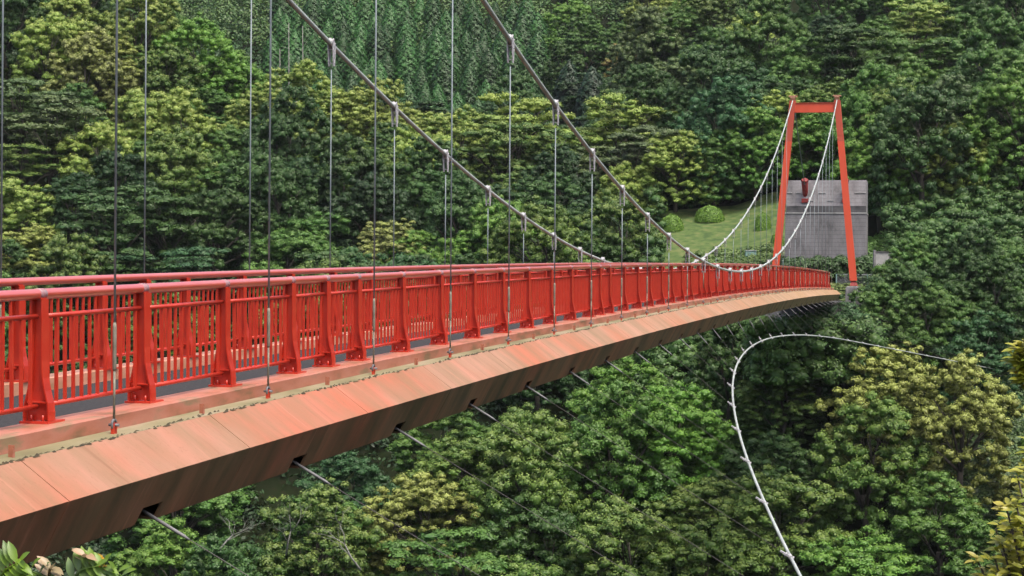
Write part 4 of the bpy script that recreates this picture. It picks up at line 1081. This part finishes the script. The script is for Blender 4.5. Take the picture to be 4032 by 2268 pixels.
M['near_leaf'] = leafmat('pinnate_leaf_green', (0.07, 0.14, 0.03), (0.16, 0.27, 0.02), (0.11, 0.19, 0.06))
M['near_pale'] = leafmat('pinnate_leaf_tan', (0.33, 0.22, 0.12), (0.40, 0.27, 0.16), (0.30, 0.24, 0.13))
M['near_gold'] = leafmat('young_leaf_gold', (0.45, 0.24, 0.02), (0.55, 0.32, 0.03), (0.40, 0.26, 0.03))
M['yellow_leaf'] = leafmat('yellow_new_leaf', (0.12, 0.17, 0.02), (0.30, 0.31, 0.035), (0.36, 0.32, 0.06), 5)
Yn = 3.0
def nearp(xd, yd, Y=Yn):
    a, b = pix(xd, yd); return Vector((a * Y, Y, b * Y))
def frond(plant, p0, p1, n, L, Wd, mat, name, Y=Yn, seed=0):
    r = random.Random(seed); m = MB(); a, b = nearp(*p0, Y), nearp(*p1, Y)
    a.y += .03
    ax = (b - a); m.tube([a, a.lerp(b, .5) + Vector((0, 0, .01)), b], [.003, .0025, .001], 5)
    for i in range(n):
        t = (i + .6) / n; c = a.lerp(b, t) + Vector((0, 0, .01 * (1 - (2 * t - 1) ** 2)))
        for sg in (-1, 1):
            d = (ax.normalized() * .45 + Vector((sg * ax.z, 0, -sg * ax.x)).normalized() * 1.0 + Vector((0, -sg * .35, 0)))
            leaf_shape(m, c, d, Vector((0.1 * r.uniform(-1, 1), -.55, .85)), L * r.uniform(.85, 1.1), Wd, .18, .18)
    leaf_shape(m, b, ax, Vector((0, -.6, .8)), L * .8, Wd, .1, .1)
    loc = plant.location
    m.v = [(v[0] - loc[0], v[1] - loc[1], v[2] - loc[2]) for v in m.v]
    return m.build(name, mat, plant)
pl = empty('pinnate_shrub', (-.9, 3.0, h1(-.9, 3.0))); tag(pl, 'bright green pinnate-leaved shrub tips in the bottom left corner below the deck', 'shrub')
frond(pl, (-30, 1490), (45, 1415), 6, .040, .015, M['near_leaf'], 'frond', seed=1)
frond(pl, (120, 1500), (70, 1432), 3, .036, .014, M['near_leaf'], 'frond', seed=2)
frond(pl, (200, 1510), (258, 1422), 6, .036, .014, M['near_leaf'], 'frond', seed=3)
frond(pl, (205, 1428), (213, 1402), 4, .026, .010, M['near_pale'], 'young_frond', seed=4)
frond(pl, (160, 1480), (240, 1425), 4, .036, .014, M['near_leaf'], 'frond', seed=5)
frond(pl, (225, 1436), (262, 1424), 6, .012, .006, M['near_gold'], 'young_shoot', seed=6)
frond(pl, (310, 1500), (292, 1440), 3, .036, .014, M['near_leaf'], 'frond', seed=7)
frond(pl, (110, 1470), (130, 1432), 4, .03, .013, M['near_pale'], 'young_frond', seed=8)
sm_ = MB()
for q in ((20, 1500), (130, 1500), (220, 1500), (300, 1505)):
    e = nearp(*q) - Vector(pl.location); sm_.tube([(0, 0.05, -.1), (e.x * .5, .05, e.z * .6), tuple(e)], [.008, .006, .003], 5)
sm_.build('stem', M['bark'], pl)

yb = empty('yellow_leaved_shrub', (2.15, 6.2, h1(2.15, 6.2))); tag(yb, 'yellow-leaved shrub at the right edge, bottom right corner', 'shrub')
m = MB(); st = MB(); r = random.Random(12); L0 = Vector(yb.location)
def twig(a, b, n, L=.043):
    st.tube([a - L0, a.lerp(b, .5) - L0, b - L0], [.008, .006, .003], 5)
    for i in range(n):
        t = (i + 1) / n; c = a.lerp(b, t)
        k_ = 8
        for j in range(k_):
            an = j * 6.28 / k_ + r.uniform(-.5, .5)
            d = Vector((math.cos(an), math.sin(an) * .9, r.uniform(.1, .9)))
            leaf_shape(m, c - L0 + Vector((r.uniform(-.02, .02),) * 3), d, Vector((r.uniform(-.4, .4), r.uniform(-.8, -.2), 1)), L * r.uniform(.7, 1.2), L * .42, .12, .35)
root = Vector((2.15, 6.25, h1(2.15, 6.2)))
for (xd, yd) in [(2505, 1330), (2530, 1270), (2560, 1200), (2580, 1150), (2500, 1395), (2540, 1330), (2570, 1265), (2490, 1440), (2530, 1400), (2565, 1340), (2600, 1220), (2620, 1290), (2510, 1450), (2550, 1440), (2590, 1400), (2640, 1350), (2600, 1100),
                 (2575, 1300), (2545, 1380), (2585, 1350), (2560, 1420), (2520, 1365), (2600, 1330), (2570, 1230), (2590, 1180), (2540, 1300), (2620, 1180)]:
    e = nearp(xd, yd, 6.0 + r.uniform(0, .45)); a = root.lerp(e, .55) + Vector((.1, .05, -.05)); st.tube([root - L0, a - L0], [.012, .008], 5)
    twig(a.lerp(e, .25), e, 14)
    for _ in range(2):
        e2 = e + Vector((r.uniform(-.03, .16), r.uniform(-.2, .2), r.uniform(-.16, .0))); twig(a.lerp(e, .5), e2, 8)
m.build('leaf_cluster', M['yellow_leaf'], yb); st.build('stem', M['bark'], yb)
ys = empty('yellow_sprig', (2.35, 7.0, h1(2.35, 7.0))); tag(ys, 'small yellow-green leafy sprig poking in at the right edge above the yellow shrub', 'shrub')
m = MB(); st = MB(); L0 = Vector(ys.location)
root = Vector((2.45, 7.0, h1(2.35, 7.0)))
for (xd, yd) in [(2555, 880), (2560, 905), (2566, 930), (2575, 870), (2590, 900), (2572, 950), (2600, 940)]:
    e = nearp(xd, yd, 7.0); a = nearp(2620, 1000, 7.0); st.tube([root - L0, a - L0, e - L0], [.012, .009, .003], 5)
    twig(a.lerp(e, .6), e, 5, .048)
m.build('leaf_cluster', M['yellow_leaf'], ys); st.build('stem', M['bark'], ys)
print('trees', len(TREES), 'landmarks', n_land, 'cedars', len(ced), 'objects', len(bpy.data.objects))


# ---------------------------------------------------------------- thin damp air
hz = MB().box(-340, 340, -45, 660, -60, 190)
hm = bpy.data.materials.new('haze'); hm.use_nodes = True
ht = hm.node_tree; ht.nodes.remove(ht.nodes['Principled BSDF'])
pv_ = ht.nodes.new('ShaderNodeVolumePrincipled'); pv_.inputs['Density'].default_value = 0.00006
pv_.inputs['Color'].default_value = (0.86, 0.92, 1.0, 1)
ht.links.new(pv_.outputs[0], ht.nodes['Material Output'].inputs['Volume'])
tag(hz.build('haze', hm), kind='stuff')
